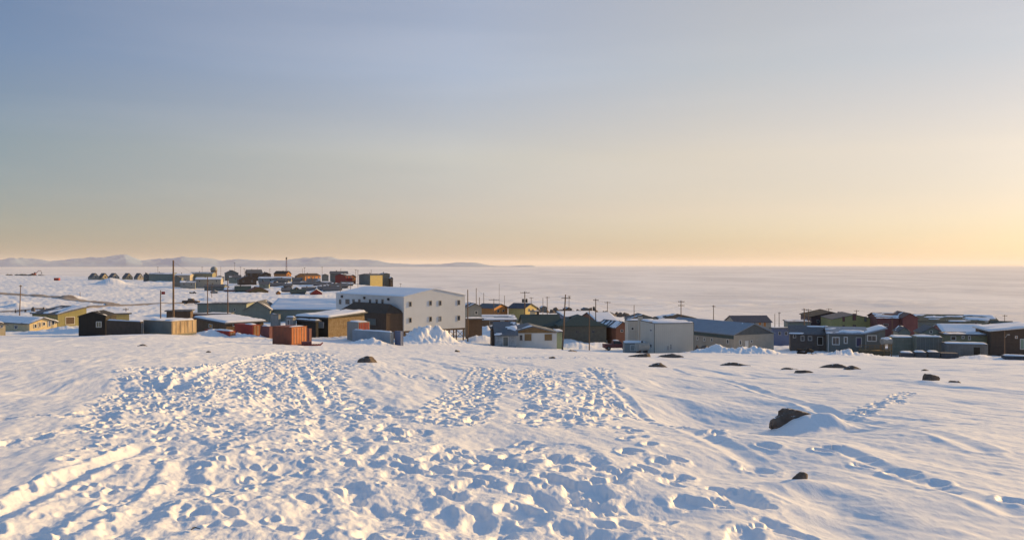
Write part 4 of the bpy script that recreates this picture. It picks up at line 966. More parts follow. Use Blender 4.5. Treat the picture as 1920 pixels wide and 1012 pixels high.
# satellite dome far right
X_, Y_, _z = at_depth(1904, 222); dm = thing('dome', 'small dark round dome above the dark brown building', 'dome', (X_, Y_, CAMZ - (612 - HY) / F * Y_ - 2.5), 0)
bm = bmesh.new(); tube(bm, (0, 0, -3.0), (0, 0, 2.0), 0.5, n=10); from_bm('stand', bm, DMETAL, dm)
bm = bmesh.new(); bmesh.ops.create_uvsphere(bm, u_segments=20, v_segments=12, radius=1.0)
for v in bm.verts: v.co.z += 2.6
from_bm('shell', bm, DGREY, dm, smooth=True)

# ------------------------------------------------------------------ the village on the far ridge
CAB = [(172, 187, 517, 612), (191, 204, 517, 615), (209, 224, 517, 612), (236, 249, 517, 614), (258, 269, 517, 616)]
for i, (c_, r_, y_, Yd) in enumerate(CAB):
    house('cabin', ['small steep roofed cabin, first from the left in the far row', 'small steep roofed cabin, second in the far row', 'small steep roofed cabin, middle one of the far row', 'small steep roofed cabin, fourth in the far row', 'small steep roofed cabin, fifth in the far row beside the dark house'][i],
          'cabin', c_, r_, y_ + 3.2, Yd, 48, [BEIGE, CREAM, BEIGE, TAN, BEIGE][i], l=c_ - 7, rise_m=2.9, snow=0.0, over=0.15, group='small cabins in a row on the far ridge', wins=[('F', (c_ + r_) / 2, y_ + 2.5, 2, 2.4)])
FAR = [  # name, label, c, r, ye, Y, a, wall, Lm, rise_m, ridge, roofmat, snow, wins
 ('dark_house', 'dark teal house at the left end of the long far warehouse', 269, 279, 516, 560, 20, DGREY, 9, 1.4, 'y', GREYROOF, .3, 1),
 ('warehouse', 'long olive grey warehouse on the far ridge, left of the tall pole', 279, 325, 514, 555, 6, GREENGREY, 10, .8, 'x', BLUEROOF, .5, 0),
 ('warehouse', 'lilac grey warehouse with snowy roof right behind the tall pole', 327, 356, 516, 540, 6, BEIGE, 10, .8, 'x', BLUEROOF, .8, 0),
 ('warehouse', 'olive beige warehouse on the far ridge, right of the tall pole', 357, 398, 513, 552, 6, M('olive beige cladding', (0.24, 0.23, 0.15), .7, boards=.4), 10, .8, 'x', BLUEROOF, .3, 1),
 ('dark_house', 'dark teal block on the slope right of the tall pole', 323, 340, 521, 452, 14, DGREY, 9, .8, 'y', GREYROOF, .2, 0),
 ('small_house', 'grey house with a door on the slope below the warehouses', 338, 366, 530, 428, 18, GREY, 7, .8, 'x', BLUEROOF, .6, 2),
 ('long_house', 'long pale beige house under a snow strip on the slope', 366, 414, 524, 440, 10, BEIGE, 8, 1.0, 'x', BLUEROOF, .95, 3),
 ('dark_house', 'dark slate house on the slope behind two wooden poles', 383, 420, 537, 408, 8, DGREY, 7, .8, 'x', GREYROOF, .2, 2),
 ('small_house', 'maroon house near the wooden pole on the slope', 420, 441, 545, 402, 10, MAROON, 7, 1.0, 'x', GREYROOF, .7, 1),
 ('dark_house', 'dark gabled house on the ridge line right of the round tank', 424, 447, 512, 575, 24, DGREY, 9, 1.8, 'y', GREYROOF, .2, 2),
 ('dark_house', 'dark green grey house below the first dark gable of the ridge', 430, 452, 520, 500, 20, GREENGREY, 8, 1.2, 'x', GREYROOF, .3, 1),
 ('dark_house', 'big dark brown house on the ridge line, left of its neighbour', 464, 492, 512, 590, 24, DARKBR, 11, 2.2, 'x', GREYROOF, .1, 2),
 ('dark_house', 'lower dark house on the ridge line, left of the mast', 490, 508, 514, 580, 20, DARKBR, 9, 1.2, 'y', GREYROOF, .2, 1),
 ('brown_house', 'dark brown wide gabled house halfway up the slope', 448, 481, 524, 470, 22, DARKBR, 10, 1.9, 'y', GREYROOF, .1, 2),
 ('long_house', 'long grey house crossing the slope below the ridge', 484, 546, 522, 500, 6, GREY, 8, .9, 'x', BLUEROOF, .6, 4),
 ('brown_house', 'brown gabled house with red upper gable on the slope', 468, 503, 546, 385, 26, M('olive brown boards', (0.16, 0.12, 0.055), .7, boards=.3), 9, 1.7, 'y', M('red brown roof', (0.22, 0.07, 0.04), .7), .15, 2),
 ('dark_house', 'dark green house left of the brown house with red gable', 441, 470, 545, 392, 18, M('dark green boards', (0.03, 0.055, 0.05), .7, boards=.3), 9, 1.9, 'x', GREENROOF, .1, 2),
 ('orange_house', 'dark brown roofed house with orange right wall under the mast', 537, 546, 513, 570, 55, ORANGE, 12, 1.6, 'y', M('brown shingle roof', (0.085, 0.06, 0.045)), .1, 1),
 ('brown_house', 'brown house between the mast and the bright orange house', 556, 573, 518, 560, 20, DARKBR, 9, 1.3, 'y', M('brown shingle roof', (0.085, 0.06, 0.045)), .1, 1),
 ('orange_house', 'bright orange house on the ridge line catching the sun', 572, 601, 517, 545, 52, ORANGE, 8, 1.3, 'x', M('brown shingle roof', (0.085, 0.06, 0.045)), .2, 4),
 ('dark_house', 'dark grey house with a long roof below the orange house', 548, 590, 533, 455, 12, DGREY, 9, 1.3, 'x', GREYROOF, .2, 3),
 ('dark_house', 'dark plum roofed house at the foot of the ridge', 588, 622, 535, 445, 12, M('dark plum cladding', (0.055, 0.035, 0.055)), 9, 1.4, 'x', GREYROOF, .2, 3),
 ('dark_house', 'small dark house left of dark plum roofed one, on open snow', 532, 546, 539, 440, 10, BLACKW, 7, 1.0, 'x', GREYROOF, .3, 1),
 ('red_house', 'red gabled house with white roof edges in front of the dark roofs', 582, 604, 557, 372, 14, RED, 8, 1.6, 'y', TRIM, .3, 1),
 ('dark_house', 'rounded dark green house just left of the red gabled house', 545, 572, 556, 376, 12, DGREY, 9, 1.3, 'x', GREENROOF, .1, 1),
 ('dark_house', 'dark roofed long house near the far left corner of white building', 606, 640, 546, 402, 10, DGREY, 10, 1.6, 'x', GREYROOF, .15, 3),
 ('dark_house', 'grey brown low house on the slope beside the dark plum roof', 612, 652, 537, 425, 10, M('dark brown grey boards', (0.065, 0.06, 0.055)), 9, 1.2, 'x', GREYROOF, .3, 3),
 ('red_house', 'dark red house with pink red doors on the ridge knoll', 648, 661, 517, 470, 48, RED, 9, 1.0, 'x', GREYROOF, .5, 2),
 ('dark_house', 'tall dark grey house standing behind the dark red one on knoll', 620, 652, 513, 488, 14, DGREY, 9, 1.2, 'x', GREYROOF, .1, 1),
 ('red_house', 'small orange brown house right of the dark red one on knoll', 658, 667, 519, 474, 48, M('orange brown boards', (0.30, 0.12, 0.05), .7, boards=.2), 6, 1.0, 'y', GREYROOF, .1, 1),
 ('yellow_house', 'yellow fronted house, shaded sides coloured dark, on the end of the ridge', 694, 717, 516, 468, 50, DGREY, 9, .7, 'x', GREYROOF, .1, 3),  # dark grey walls stand in for the shaded sides of a yellow house
 ('dark_house', 'dark block with an orange end, last house on the ridge', 717, 731, 514, 480, 25, DGREY, 7, .5, 'y', GREYROOF, .3, 1),
 ('dark_house', 'dark slate house wedged left of the bright orange house roofline', 520, 540, 526, 492, 12, DGREY, 8, 1.2, 'x', GREYROOF, .25, 2),
 ('dark_house', 'low charcoal house in the middle of the slope below long grey house', 505, 532, 535, 447, 12, BLACKW, 8, 1.2, 'x', GREYROOF, .25, 1),
 ('small_house', 'small grey green house right of the wide brown gable', 486, 504, 533, 430, 12, GREENGREY, 8, 1.2, 'x', GREYROOF, .25, 1),
 ('dark_house', 'dark blue house below the dark plum roof', 596, 622, 548, 408, 12, BLUE, 8, 1.2, 'x', GREYROOF, .25, 2),
 ('dark_house', 'dark brown house just above the red gabled house', 566, 592, 545, 410, 12, DARKBR, 8, 1.2, 'x', GREYROOF, .25, 2),
 ('dark_house', 'charcoal house at the right foot of the knoll', 640, 662, 533, 440, 12, DGREY, 8, 1.2, 'x', GREYROOF, .25, 2),
 ('small_house', 'grey brown cottage left of the charcoal one on the slope foot', 622, 640, 540, 432, 12, BROWN, 8, 1.2, 'x', GREYROOF, .25, 1),
 ('dark_house', 'dark house on the slope under the orange walled ridge house', 548, 566, 525, 480, 12, DARKBR, 8, 1.2, 'x', GREYROOF, .25, 1),
 ('small_house', 'pale grey house half hidden under the bright orange house', 575, 600, 527, 470, 12, GREY, 8, 1.2, 'x', GREYROOF, .25, 2),
 ('brown_house', 'brown hut-like house behind the round dark green one', 528, 546, 548, 398, 12, BROWN, 8, 1.2, 'x', GREYROOF, .25, 1),
]
for nm, lb, c_, r_, y_, Yd, a_, wm_, Lm_, rs_, rg_, rm_, sn_, nw in FAR:
    ws = [('F', c_ + (r_ - c_) * (k + 0.5) / nw, y_ + 3, 2.2, 2.8) for k in range(nw)]
    house(nm, lb, 'warehouse' if nm == 'warehouse' else 'house', c_, r_, y_, Yd, a_, wm_, Lm=Lm_, rise_m=rs_, ridge=rg_, roofmat=rm_, snow=sn_, wins=ws, over=0.3, thk=0.18, rightface=YELLOW if nm == 'yellow_house' else None, chims=[(0.35, 0.4, 0.7, 0.2)])
# scattered small roofs between
MORE = [(405, 420, 519, 530, GREY, 'small grey house under the round tank on the ridge'), (508, 522, 530, 455, MAROON, 'small maroon shed on open snow halfway down the slope'), (552, 560, 541, 420, DARKBR, 'tiny brown hut left of the dark grey long roof'),
        (519, 526, 553, 368, ORANGE, 'tiny orange hut on the snow above the long school roof'), (605, 616, 516, 520, DGREY, 'small dark hut between orange house and the knoll'), (732, 737, 522, 478, DARKBR, 'tiny dark hut stepping down past the last ridge house'),
        (395, 408, 550, 372, GREY, 'small grey hut behind the grey green hall'), (1018, 1026, 577, 405, DGREY, 'tiny dark hut on the shore right of the yellow house'), (1140, 1150, 588, 395, GREY, 'tiny grey hut on the shore near the leaning pole'),
        (1062, 1072, 579, 410, DARKBR, 'tiny brown hut on the shore beyond the leaning pole'), (1096, 1106, 580, 412, DGREY, 'tiny slate hut on the shore above the low blue roof')]
for c_, r_, y_, Yd, m_, lb in MORE:
    house('hut', lb, 'hut', c_, r_, y_, Yd, 20, m_, Lm=4, rise_m=0.6, snow=0.4, over=0.2, wins=[('F', (c_ + r_) / 2, y_ + 2, 1.8, 2)])
# round tank on the ridge
X_, Y_, _z = at_depth(401, 570); tk = thing('round_tank', 'round grey domed tank on the far ridge beside the dark gables', 'tank', (X_, Y_, gz(X_, Y_)), 0)
zt = CAMZ - (506 - HY) / F * 570 - tk.location.z
bm = bmesh.new(); tube(bm, (0, 0, -1), (0, 0, zt), 1.9, n=20); from_bm('base', bm, BROWN, tk)
bm = bmesh.new(); bmesh.ops.create_uvsphere(bm, u_segments=20, v_segments=10, radius=2.2)
for v in bm.verts: v.co.z = max(v.co.z, -0.6) + zt
from_bm('dome', bm, GREY, tk, smooth=True)
# far left: rubble, machines and red box
X_, Y_, _z = at_depth(105, 600); 
container('red_box', 'small bright red box alone on the open snow at far left', 'container', 101, 110, 521, 600, 5, RED, Lm=2.4, snow=0.2)
def excavator(label, px, Y, s=1.0, rz=0.2):
    X, Y, z = at_depth(px, Y); z = gz(X, Y)
    t = thing('excavator', label, 'excavator', (X, Y, z), rz)
    bm = bmesh.new()
    for y in (-1.3, 0.8): prism(bm, [(-2.0, 0.1), (-1.6, -0.3), (1.6, -0.3), (2.0, 0.1), (2.0, 0.5), (1.6, 0.9), (-1.6, 0.9), (-2.0, 0.5)], y, y + 0.5, 'y')
    from_bm('crawler_track', bm, DMETAL, t)
    bm = bmesh.new(); box(bm, -2.0, 1.3, -1.3, 1.3, 0.95, 2.2); from_bm('house_body', bm, RED, t)
    bm = bmesh.new(); box(bm, 0.3, 1.35, -1.25, -0.2, 2.21, 3.3); from_bm('cab', bm, GLASS, t)
    bm = bmesh.new(); tube(bm, (1.2, 0.3, 1.8), (3.8, 0.3, 4.6), 0.3, 0.22, n=6); tube(bm, (3.8, 0.3, 4.6), (6.0, 0.3, 4.7), 0.22, 0.2, n=6); from_bm('boom', bm, RED, t)
    bm = bmesh.new(); tube(bm, (6.0, 0.3, 4.8), (6.6, 0.3, 2.4), 0.2, 0.14, n=6); box(bm, 6.1, 7.1, -0.2, 0.8, 1.7, 2.4); from_bm('bucket_arm', bm, DMETAL, t)
excavator('red excavator with raised arm on the dark rubble at far left', 64, 860)
for i, (px, w, h, Yd) in enumerate(((14, 5, 1.9, 880), (21, 5, 1.9, 870), (33, 9, 2.2, 870), (48, 12, 3.0, 865), (58, 12, 2.4, 858), (78, 10, 1.6, 862), (124, 18, 0.9, 880))):
    o = rock(['small dark rubble mound, outermost left on far snow', 'small dark rubble mound, second from left on far snow', 'low dark rubble heap left of the far red excavator', 'tall dark rubble heap just left of the far red excavator', 'dark rubble heap under the far red excavator', 'flat dark rubble heap right of the far red excavator', 'thin dark streak of rubble right of the far heaps'][i], px, 0, w, h, dep=w * 0.7, seed=60 + i, Yo=Yd, group='dark rubble heaps on the far left snow', name='rubble_heap', bury=0.25)
    o['category'] = 'rubble heap'
# dark rough shore band
shore = [(1008 + 8.6 * i + 3 * math.sin(i * 2.3), 8.5 + 3 * math.sin(i * 1.7), 2.2 + 0.7 * math.sin(i * 2.9 + 1)) for i in range(20)]
ORD = ['first', 'second', 'third', 'fourth', 'fifth', 'sixth', 'seventh', 'eighth', 'ninth', 'tenth', 'eleventh', 'twelfth', 'thirteenth', 'fourteenth', 'fifteenth', 'sixteenth', 'seventeenth', 'eighteenth', 'nineteenth', 'twentieth and last']
for i, (px, w, h) in enumerate(shore):
    o = rock('dark rock outcrop in the line along the shore, ' + ORD[i] + ' from the left', px, 0, w * 0.66, h * 1.9, dep=w * 0.6, seed=80 + i, Yo=402 + 7 * (i % 3), subd=2, group='dark rock outcrops along the shore', name='shore_rock', bury=0.4)
# ------------------------------------------------------------------ poles, masts and wires
P = {}
P[325] = pole('tall sunlit wooden pole rising above the plywood fronted container', 325, 488, 146, arms=0, r=0.2)
P[301] = pole('reddish pole carrying a small red sign box, left of tall pole', 301, 544, 160, arms=0, r=0.13)
bm = bmesh.new(); H_ = P[301][0][2] - P[301][1].location.z; box(bm, 0.14, 0.75, -0.15, 0.1, H_ - 0.75, H_ - 0.25); from_bm('sign_box', bm, RED, P[301][1])
P[389] = pole('slim wooden pole in front of the grey green hall', 389, 518, 185, arms=0, r=0.13)
P[427] = pole('darker wooden pole right of slim one at the grey green hall', 427, 522, 190, arms=0, r=0.15)
P[36] = pole('red brown leaning pole standing by the far left road', 36, 534, 215, arms=1, r=0.14, lean=0.3, armlen=0.7)
P[150] = pole('short thin dark pole beside the curving road', 150, 547, 330, arms=0, r=0.12)
P[877] = pole('dark pole close to the right corner of the white building', 877, 543, 160, arms=0, r=0.13, trans=0)
P[893] = pole('slim pole behind the pale grey house', 893, 540, 240, arms=0, r=0.12)
P[899] = pole('short dark pole at the left end of the orange house', 899, 557, 260, arms=0, r=0.14)
P[907] = pole('thin grey pole beyond the roof of the orange house', 907, 549, 330, arms=0, r=0.13)
P[926] = pole('pole with one low crossarm over the orange house', 926, 560, 270, arms=1, r=0.14, armlen=3.2, yaw=0.1)
P[936] = pole('very thin tall mast standing at the shore', 936, 532, 400, arms=0, r=0.09, name='thin_mast', group='thin masts')
P[946] = pole('thin pole between orange and yellow houses', 946, 554, 330, arms=0, r=0.13)
P[984] = pole('wooden pole with wide crossarm and three transformers near yellow house', 984, 546, 220, arms=1, trans=2, r=0.17, yaw=0.1, armlen=2.3)
P[995] = pole('short pole right behind the three transformer pole', 996, 557, 330, arms=1, r=0.14, armlen=1.6)
P[1018] = pole('thin pole on the shore right of the yellow house', 1018, 558, 360, arms=0, r=0.14)
P[1026] = pole('pole with a short crossarm on the shore, left of the big leaning pole', 1026, 556, 330, arms=1, r=0.17, armlen=1.6)
P[1058] = pole('big sunlit wooden pole leaning slightly, right of white board house', 1054, 552, 160, arms=0, r=0.17, lean=0.62, yaw=0.0)
rt_ = P[1058][1]; H_ = P[1058][0][2] - rt_.location.z
bm = bmesh.new(); box(bm, -0.15, 1.5, -0.2, -0.08, H_ - 0.72, H_ - 0.60); am_ = from_bm('crossarm', bm, DARKBR, rt_)
bm = bmesh.new(); tube(bm, (1.35, -0.14, H_ - 0.6), (1.35, -0.14, H_ - 0.42), 0.045, n=6); from_bm('insulators', bm, METAL, am_)
P[1067] = pole('thin pole with a crossarm just right of big leaning pole', 1067, 554, 300, arms=1, r=0.12, armlen=1.4)
P[1117] = pole('wooden pole with one transformer above the low blue roof', 1117, 560, 210, arms=1, trans=1, r=0.15, armlen=1.3, yaw=0.1)
P[1105] = pole('slim dark lamp pole standing free on the snow right of leaning pole', 1105, 578, 165, arms=0, r=0.11, lamp=False)
P[1138] = pole('pole with a wide crossarm over the snow roofed reddish house', 1139, 565, 270, arms=1, r=0.14, armlen=1.8, yaw=0.1)
P[1189] = pole('short bare pole over the dark low house near the ice', 1189, 572, 290, arms=0, r=0.16)
P[1276] = pole('pole with two crossarms behind the tall plant block', 1277, 563, 225, arms=2, r=0.15, armlen=1.7, yaw=0.2)
P[1338] = pole('pole with a small crossarm behind the big blue roof', 1338, 572, 240, arms=1, r=0.14, armlen=0.9, yaw=0.1)
P[1453] = pole('left of two thin poles behind the blue flat building', 1453, 588, 300, arms=0, r=0.13)
P[1460] = pole('right of two thin poles behind the blue flat building', 1461, 585, 290, arms=1, r=0.15, armlen=0.9)
P[1508] = pole('left post of the double power pole beside dark plum hall', 1508, 578, 250, arms=2, r=0.2, armlen=1.6, yaw=0.1)
P[1515] = pole('right post of the double power pole beside dark plum hall', 1516, 579, 252, arms=2, r=0.12, armlen=1.6, yaw=0.1)
P[1554] = pole('pole end with crossarm over the black roofed hall', 1554, 578, 330, arms=1, r=0.15, armlen=2.4, yaw=0.1)
P[1606] = pole('pole end with crossarm over the yellow gabled building', 1606, 581, 330, arms=1, r=0.15, armlen=1.8, yaw=0.1)
P[1673] = pole('slim grey pole in front of the long maroon building', 1673, 595, 205, arms=0, r=0.10)
P[1884] = pole('street lamp pole before the dark brown building at right', 1884, 620, 150, arms=0, r=0.10, lamp=True)
P[1885] = pole('distant pole with a crossarm above the dome at far right', 1884, 590, 300, arms=1, r=0.13, armlen=1.6, yaw=0.1)
for px, yt, Yd, lb in ((296, 500, 590, 'behind the long far warehouse'), (379, 500, 600, 'left of the round tank on the ridge'), (414, 499, 600, 'between round tank and first dark gable'), (440, 492, 600, 'over the first dark gable'), (451, 500, 560, 'right of the first dark gable'),
        (458, 503, 570, 'left of the big dark brown ridge house'), (483, 502, 600, 'over the big dark brown ridge house'), (506, 504, 560, 'right of the lower dark ridge house'), (567, 503, 560, 'over the brown house right of the mast'), (571, 501, 540, 'left end of bright orange house'),
        (604, 500, 540, 'right end of bright orange house'), (639, 503, 500, 'over the tall grey house on the knoll'), (667, 505, 500, 'right of the knoll houses'), (671, 506, 480, 'between knoll and yellow fronted house'), (696, 505, 490, 'over the yellow fronted house'),
        (657, 530, 400, 'on the slope below the knoll, left one'), (671, 531, 400, 'on the slope below the knoll, right one'), (720, 531, 425, 'on the ridge end slope, left one'), (734, 530, 430, 'on the ridge end slope, middle one'), (751, 531, 440, 'on the ridge end slope, right one'),
        (638, 530, 395, 'above the far corner of white building'), (397, 535, 330, 'behind the slim pole of the grey green hall'), (236, 577, 200, 'behind the pale yellow shed'), (586, 518, 460, 'below the bright orange house')):
    pole('slim village pole ' + lb, px, yt, Yd, arms=1 if px % 3 else 0, r=0.12, armlen=1.2, group='slim poles in the far village', yaw=0.1)
# lattice mast
X_, Y_, _z = at_depth(537, 560); ms = thing('radio_mast', 'tall radio mast above the orange walled ridge house', 'mast', (X_, Y_, gz(X_, Y_)), 0)
Hm_ = CAMZ - (482 - HY) / F * 560 - ms.location.z
bm = bmesh.new()
for k in range(3):
    t = k * 2.094; tube(bm, (0.75 * math.cos(t), 0.75 * math.sin(t), -1), (0.22 * math.cos(t), 0.22 * math.sin(t), Hm_), 0.09, 0.06, n=5)
from_bm('mast_legs', bm, MAROON, ms)
bm = bmesh.new(); nb = 16
for j in range(nb):
    za, zb_ = j * Hm_ / nb, (j + 1) * Hm_ / nb
    ra_, rb_ = 0.75 - 0.53 * za / Hm_, 0.75 - 0.53 * zb_ / Hm_
    for k in range(3):
        t, u = k * 2.094, (k + 1) * 2.094
        tube(bm, (ra_ * math.cos(t), ra_ * math.sin(t), za), (rb_ * math.cos(u), rb_ * math.sin(u), zb_), 0.04, n=4)
from_bm('lattice', bm, MAROON, ms)
bm = bmesh.new(); tube(bm, (0, 0, Hm_ - 1.5), (0, 0, Hm_ - 0.2), 0.45, n=10); from_bm('antenna_drum', bm, DMETAL, ms)
def top(k, dz=-0.35): p = P[k][0]; return (p[0], p[1], p[2] + dz)
wire('upper wire running from the three transformer pole to the leaning pole', [top(984, 0), top(1058)], 0.5)
wire('wire from the leaning pole on to the one transformer pole', [top(1058), top(1117, 0)], 0.6)
wire('wire from one transformer pole across to the two crossarm pole', [top(1117), top(1276, 0)], 1.2)
wire('wire from the two crossarm pole to the small crossarm pole', [top(1276), top(1338, 0)], 0.8)
wire('wire from the small crossarm pole to the double power pole', [top(1338), top(1508, 0)], 1.5)
wire('lower wire strung from slim left poles to the transformer pole', [top(893, 0), top(926, 0), top(984, -1.2)], 0.7)
wire('wire from the double power pole over the plum hall roof', [top(1515, 0), top(1554, 0), top(1606, 0)], 0.8)
wire('wire from the tall sunlit pole down to the slim hall pole', [top(325, -0.2), top(389, 0)], 0.5)

wire('second wire strung below the first between transformer and leaning poles', [top(984, -1.0), top(1058, -0.9)], 0.6)
wire('long low wire from one transformer pole over the plant blocks', [top(1117, -1.4), top(1276, -1.4)], 1.4)
wire('low wire from the two crossarm pole behind the big blue roof', [top(1276, -1.3), top(1338, -1.0)], 0.9)
wire('wire across the shore from the orange house pole to the yellow house pole', [top(926, -.6), top(1026, 0)], 1.0)
wire('wire over the snow roofed reddish house to the bare pole', [top(1026, -.2), top(1138, 0), top(1189, 0)], 0.9)
wire('wire from the bare pole to the two crossarm pole', [top(1189, 0), top(1276, -.2)], 0.9)
wire('wire from the plum hall to the far right pole', [top(1606, 0), top(1885, 0)], 2.0)
# ------------------------------------------------------------------ rocks in the snow field
rock('largest boulder, snow drifted against its right side', 1491, 789, 1.12, 0.29, dep=0.75, seed=3, bury=0.25, rz=0.25, subd=4)
rock('pointed dark rock low in the right foreground', 1503, 914, 0.20, 0.13, dep=0.14, seed=44, bury=0.15)
rock('dark rounded rock alone on the right slope', 1745, 718, 0.68, 0.34, seed=5, bury=0.05)
rock('low brown rock left of centre below the pale blue box', 688, 682, 1.25, 0.36, dep=0.9, seed=15, bury=0.15)
rock('tiny dark rock below the plywood fronted container', 268, 649, 1.1, 0.28, seed=17, bury=0.2)
rock('small dark rock right below the white two storey building', 857, 659, 0.8, 0.35, seed=19, bury=0.1)
rock('small rock below the pole end of white board house', 1072, 661, 1.6, 0.35, seed=21, bury=0.2)
rock('tiny rock in the trodden snow below the white board house', 1036, 672, 0.6, 0.22, seed=22, bury=0.1)
rock('flat dark rock slab on the crest below the fuel tank', 1198, 671, 2.6, 0.5, dep=1.2, seed=23, bury=0.3)
rock('flat dark rock slab on the crest below the slit vents', 1252, 672, 3.4, 0.5, dep=1.2, seed=24, bury=0.3)
rock('dark rock rising just under the crest, below the plant block', 1232, 687, 1.3, 0.36, dep=0.9, seed=25, bury=0.15)
rock('long low dark slab below the debris at the plant corner', 1374, 686, 2.8, 0.45, dep=0.9, seed=26, bury=0.35, rz=-0.1)
rock('thin rock edge below the long dark grey house, left one', 1478, 692, 1.4, 0.25, dep=0.5, seed=28, bury=0.3)
rock('thin rock edge below the long dark grey house, right one', 1508, 697, 1.5, 0.25, dep=0.5, seed=29, bury=0.3)
rock('long dark rock band on the crest below the wooden deck', 1565, 688, 3.0, 0.45, dep=0.9, seed=30, bury=0.35, rz=-0.15)
rock('tail of rock right of the long crest band', 1598, 693, 1.6, 0.3, dep=0.6, seed=31, bury=0.3)
rock('flat rock speck right of the lone dark rounded rock', 1790, 723, 0.7, 0.15, dep=0.3, seed=33, bury=0.3)
rock('small dark speck of rock left of centre on the snow crest', 390, 660, 0.5, 0.16, dep=0.3, seed=34, bury=0.3)
for i, (px, py) in enumerate(((1735, 699),)):
    rock(['small flat stone above the lone dark rounded rock', 'small flat stone below the tail of the crest band', 'small flat stone below the thin rock edges'][i], px, py, 0.6, 0.12, dep=0.3, seed=40 + i, bury=0.3)
# twig in the foreground
X_, Y_ = pg(358, 998); bm = bmesh.new(); z_ = ground_top(X_, Y_)
tube(bm, (0, 0, 0.0), (0.05, -0.06, 0.035), 0.006, n=6); tube(bm, (0.05, -0.06, 0.035), (0.10, -0.08, 0.03), 0.005, 0.003, n=6); tube(bm, (0.05, -0.06, 0.035), (0.045, -0.11, 0.05), 0.004, 0.002, n=6)
o = from_bm('twig', bm, DMETAL); o.location = (X_, Y_, z_ + 0.01); o['label'] = 'short black twig lying in the trodden snow, lower left foreground'; o['category'] = 'twig'
# junk heap at the plant corner and debris by rust container
for i, (px, Yd, w, h) in enumerate(((1306, 151, 1.0, 1.5), (1312, 150, 1.3, 1.0), (1320, 149, 1.5, 0.8), (1330, 150, 1.6, 0.8))):
    o = rock(['upright brown boulder touching the right corner of the plant block', 'brown snow dusted boulder second from the plant corner', 'low brown boulder third from the plant corner', 'low grey boulder outermost from the plant corner'][i], px, 0, w, h, seed=90 + i, Yo=Yd, group='boulders heaped at the plant corner', bury=0.2)
def sled(label, px, Y, rz):
    X, Y, z = at_depth(px, Y); z = ground_top(X, Y)
    t = thing('sled', label, 'sled', (X, Y, z + 0.02), rz)
    for y in (-0.4, 0.4):
        bm = bmesh.new(); prism(bm, [(-1.5, 0.0), (1.3, 0.0), (1.6, 0.3), (1.5, 0.34), (1.2, 0.12), (-1.5, 0.12)], y - 0.03, y + 0.03, 'y'); from_bm('runner', bm, RED, t)
    bm = bmesh.new()
    for k in range(9): box(bm, -1.45 + 0.3 * k, -1.25 + 0.3 * k, -0.5, 0.5, 0.125, 0.16)
    from_bm('slats', bm, RUST, t)
    bm = bmesh.new(); box(bm, -1.0, 0.2, -0.35, 0.35, 0.165, 0.5); from_bm('load', bm, MAROON, t)
sled('small red cargo sled lying right of the rust red container', 581, 110, 0.2)
def snowmobile(label, px, Y, rz):
    X, Y, z = at_depth(px, Y); z = ground_top(X, Y) + 0.05
    t = thing('snowmobile', label, 'snowmobile', (X, Y, z), rz)
    bm = bmesh.new(); prism(bm, [(-1.4, 0.02), (0.1, 0.0), (0.3, 0.3), (-1.2, 0.42), (-1.5, 0.25)], -0.24, 0.24, 'y'); from_bm('track', bm, TIRE, t)
    bm = bmesh.new(); prism(bm, [(-0.1, 0.3), (1.1, 0.28), (1.35, 0.45), (1.0, 0.72), (0.4, 0.98), (0.0, 0.75)], -0.42, 0.42, 'y'); from_bm('cowl', bm, BLACKW, t)
    bm = bmesh.new(); prism(bm, [(-1.5, 0.43), (0.0, 0.45), (0.05, 0.72), (-0.5, 0.70), (-1.4, 0.85), (-1.55, 0.8)], -0.2, 0.2, 'y'); from_bm('seat', bm, TIRE, t)
    bm = bmesh.new(); prism(bm, [(0.35, 0.99), (0.62, 0.92), (0.25, 1.35), (0.2, 1.34)], -0.32, 0.32, 'y'); from_bm('windscreen', bm, GLASS, t)
    bm = bmesh.new(); tube(bm, (0.15, -0.38, 1.02), (0.15, 0.38, 1.02), 0.025, n=6); tube(bm, (0.15, 0, 0.9), (0.15, 0, 1.02), 0.03, n=6); from_bm('handlebar', bm, DMETAL, t)
    for y in (-0.5, 0.5):
        bm = bmesh.new(); prism(bm, [(0.3, -0.02), (1.5, -0.02), (1.75, 0.2), (1.7, 0.22), (1.45, 0.04), (0.3, 0.04)], y - 0.07, y + 0.07, 'y'); tube(bm, (0.9, y * 0.7, 0.4), (0.95, y, 0.03), 0.03, n=6); from_bm('ski', bm, DMETAL, t)
snowmobile('black snowmobile parked on the snow before the dark wing', 1511, 152, -0.25)
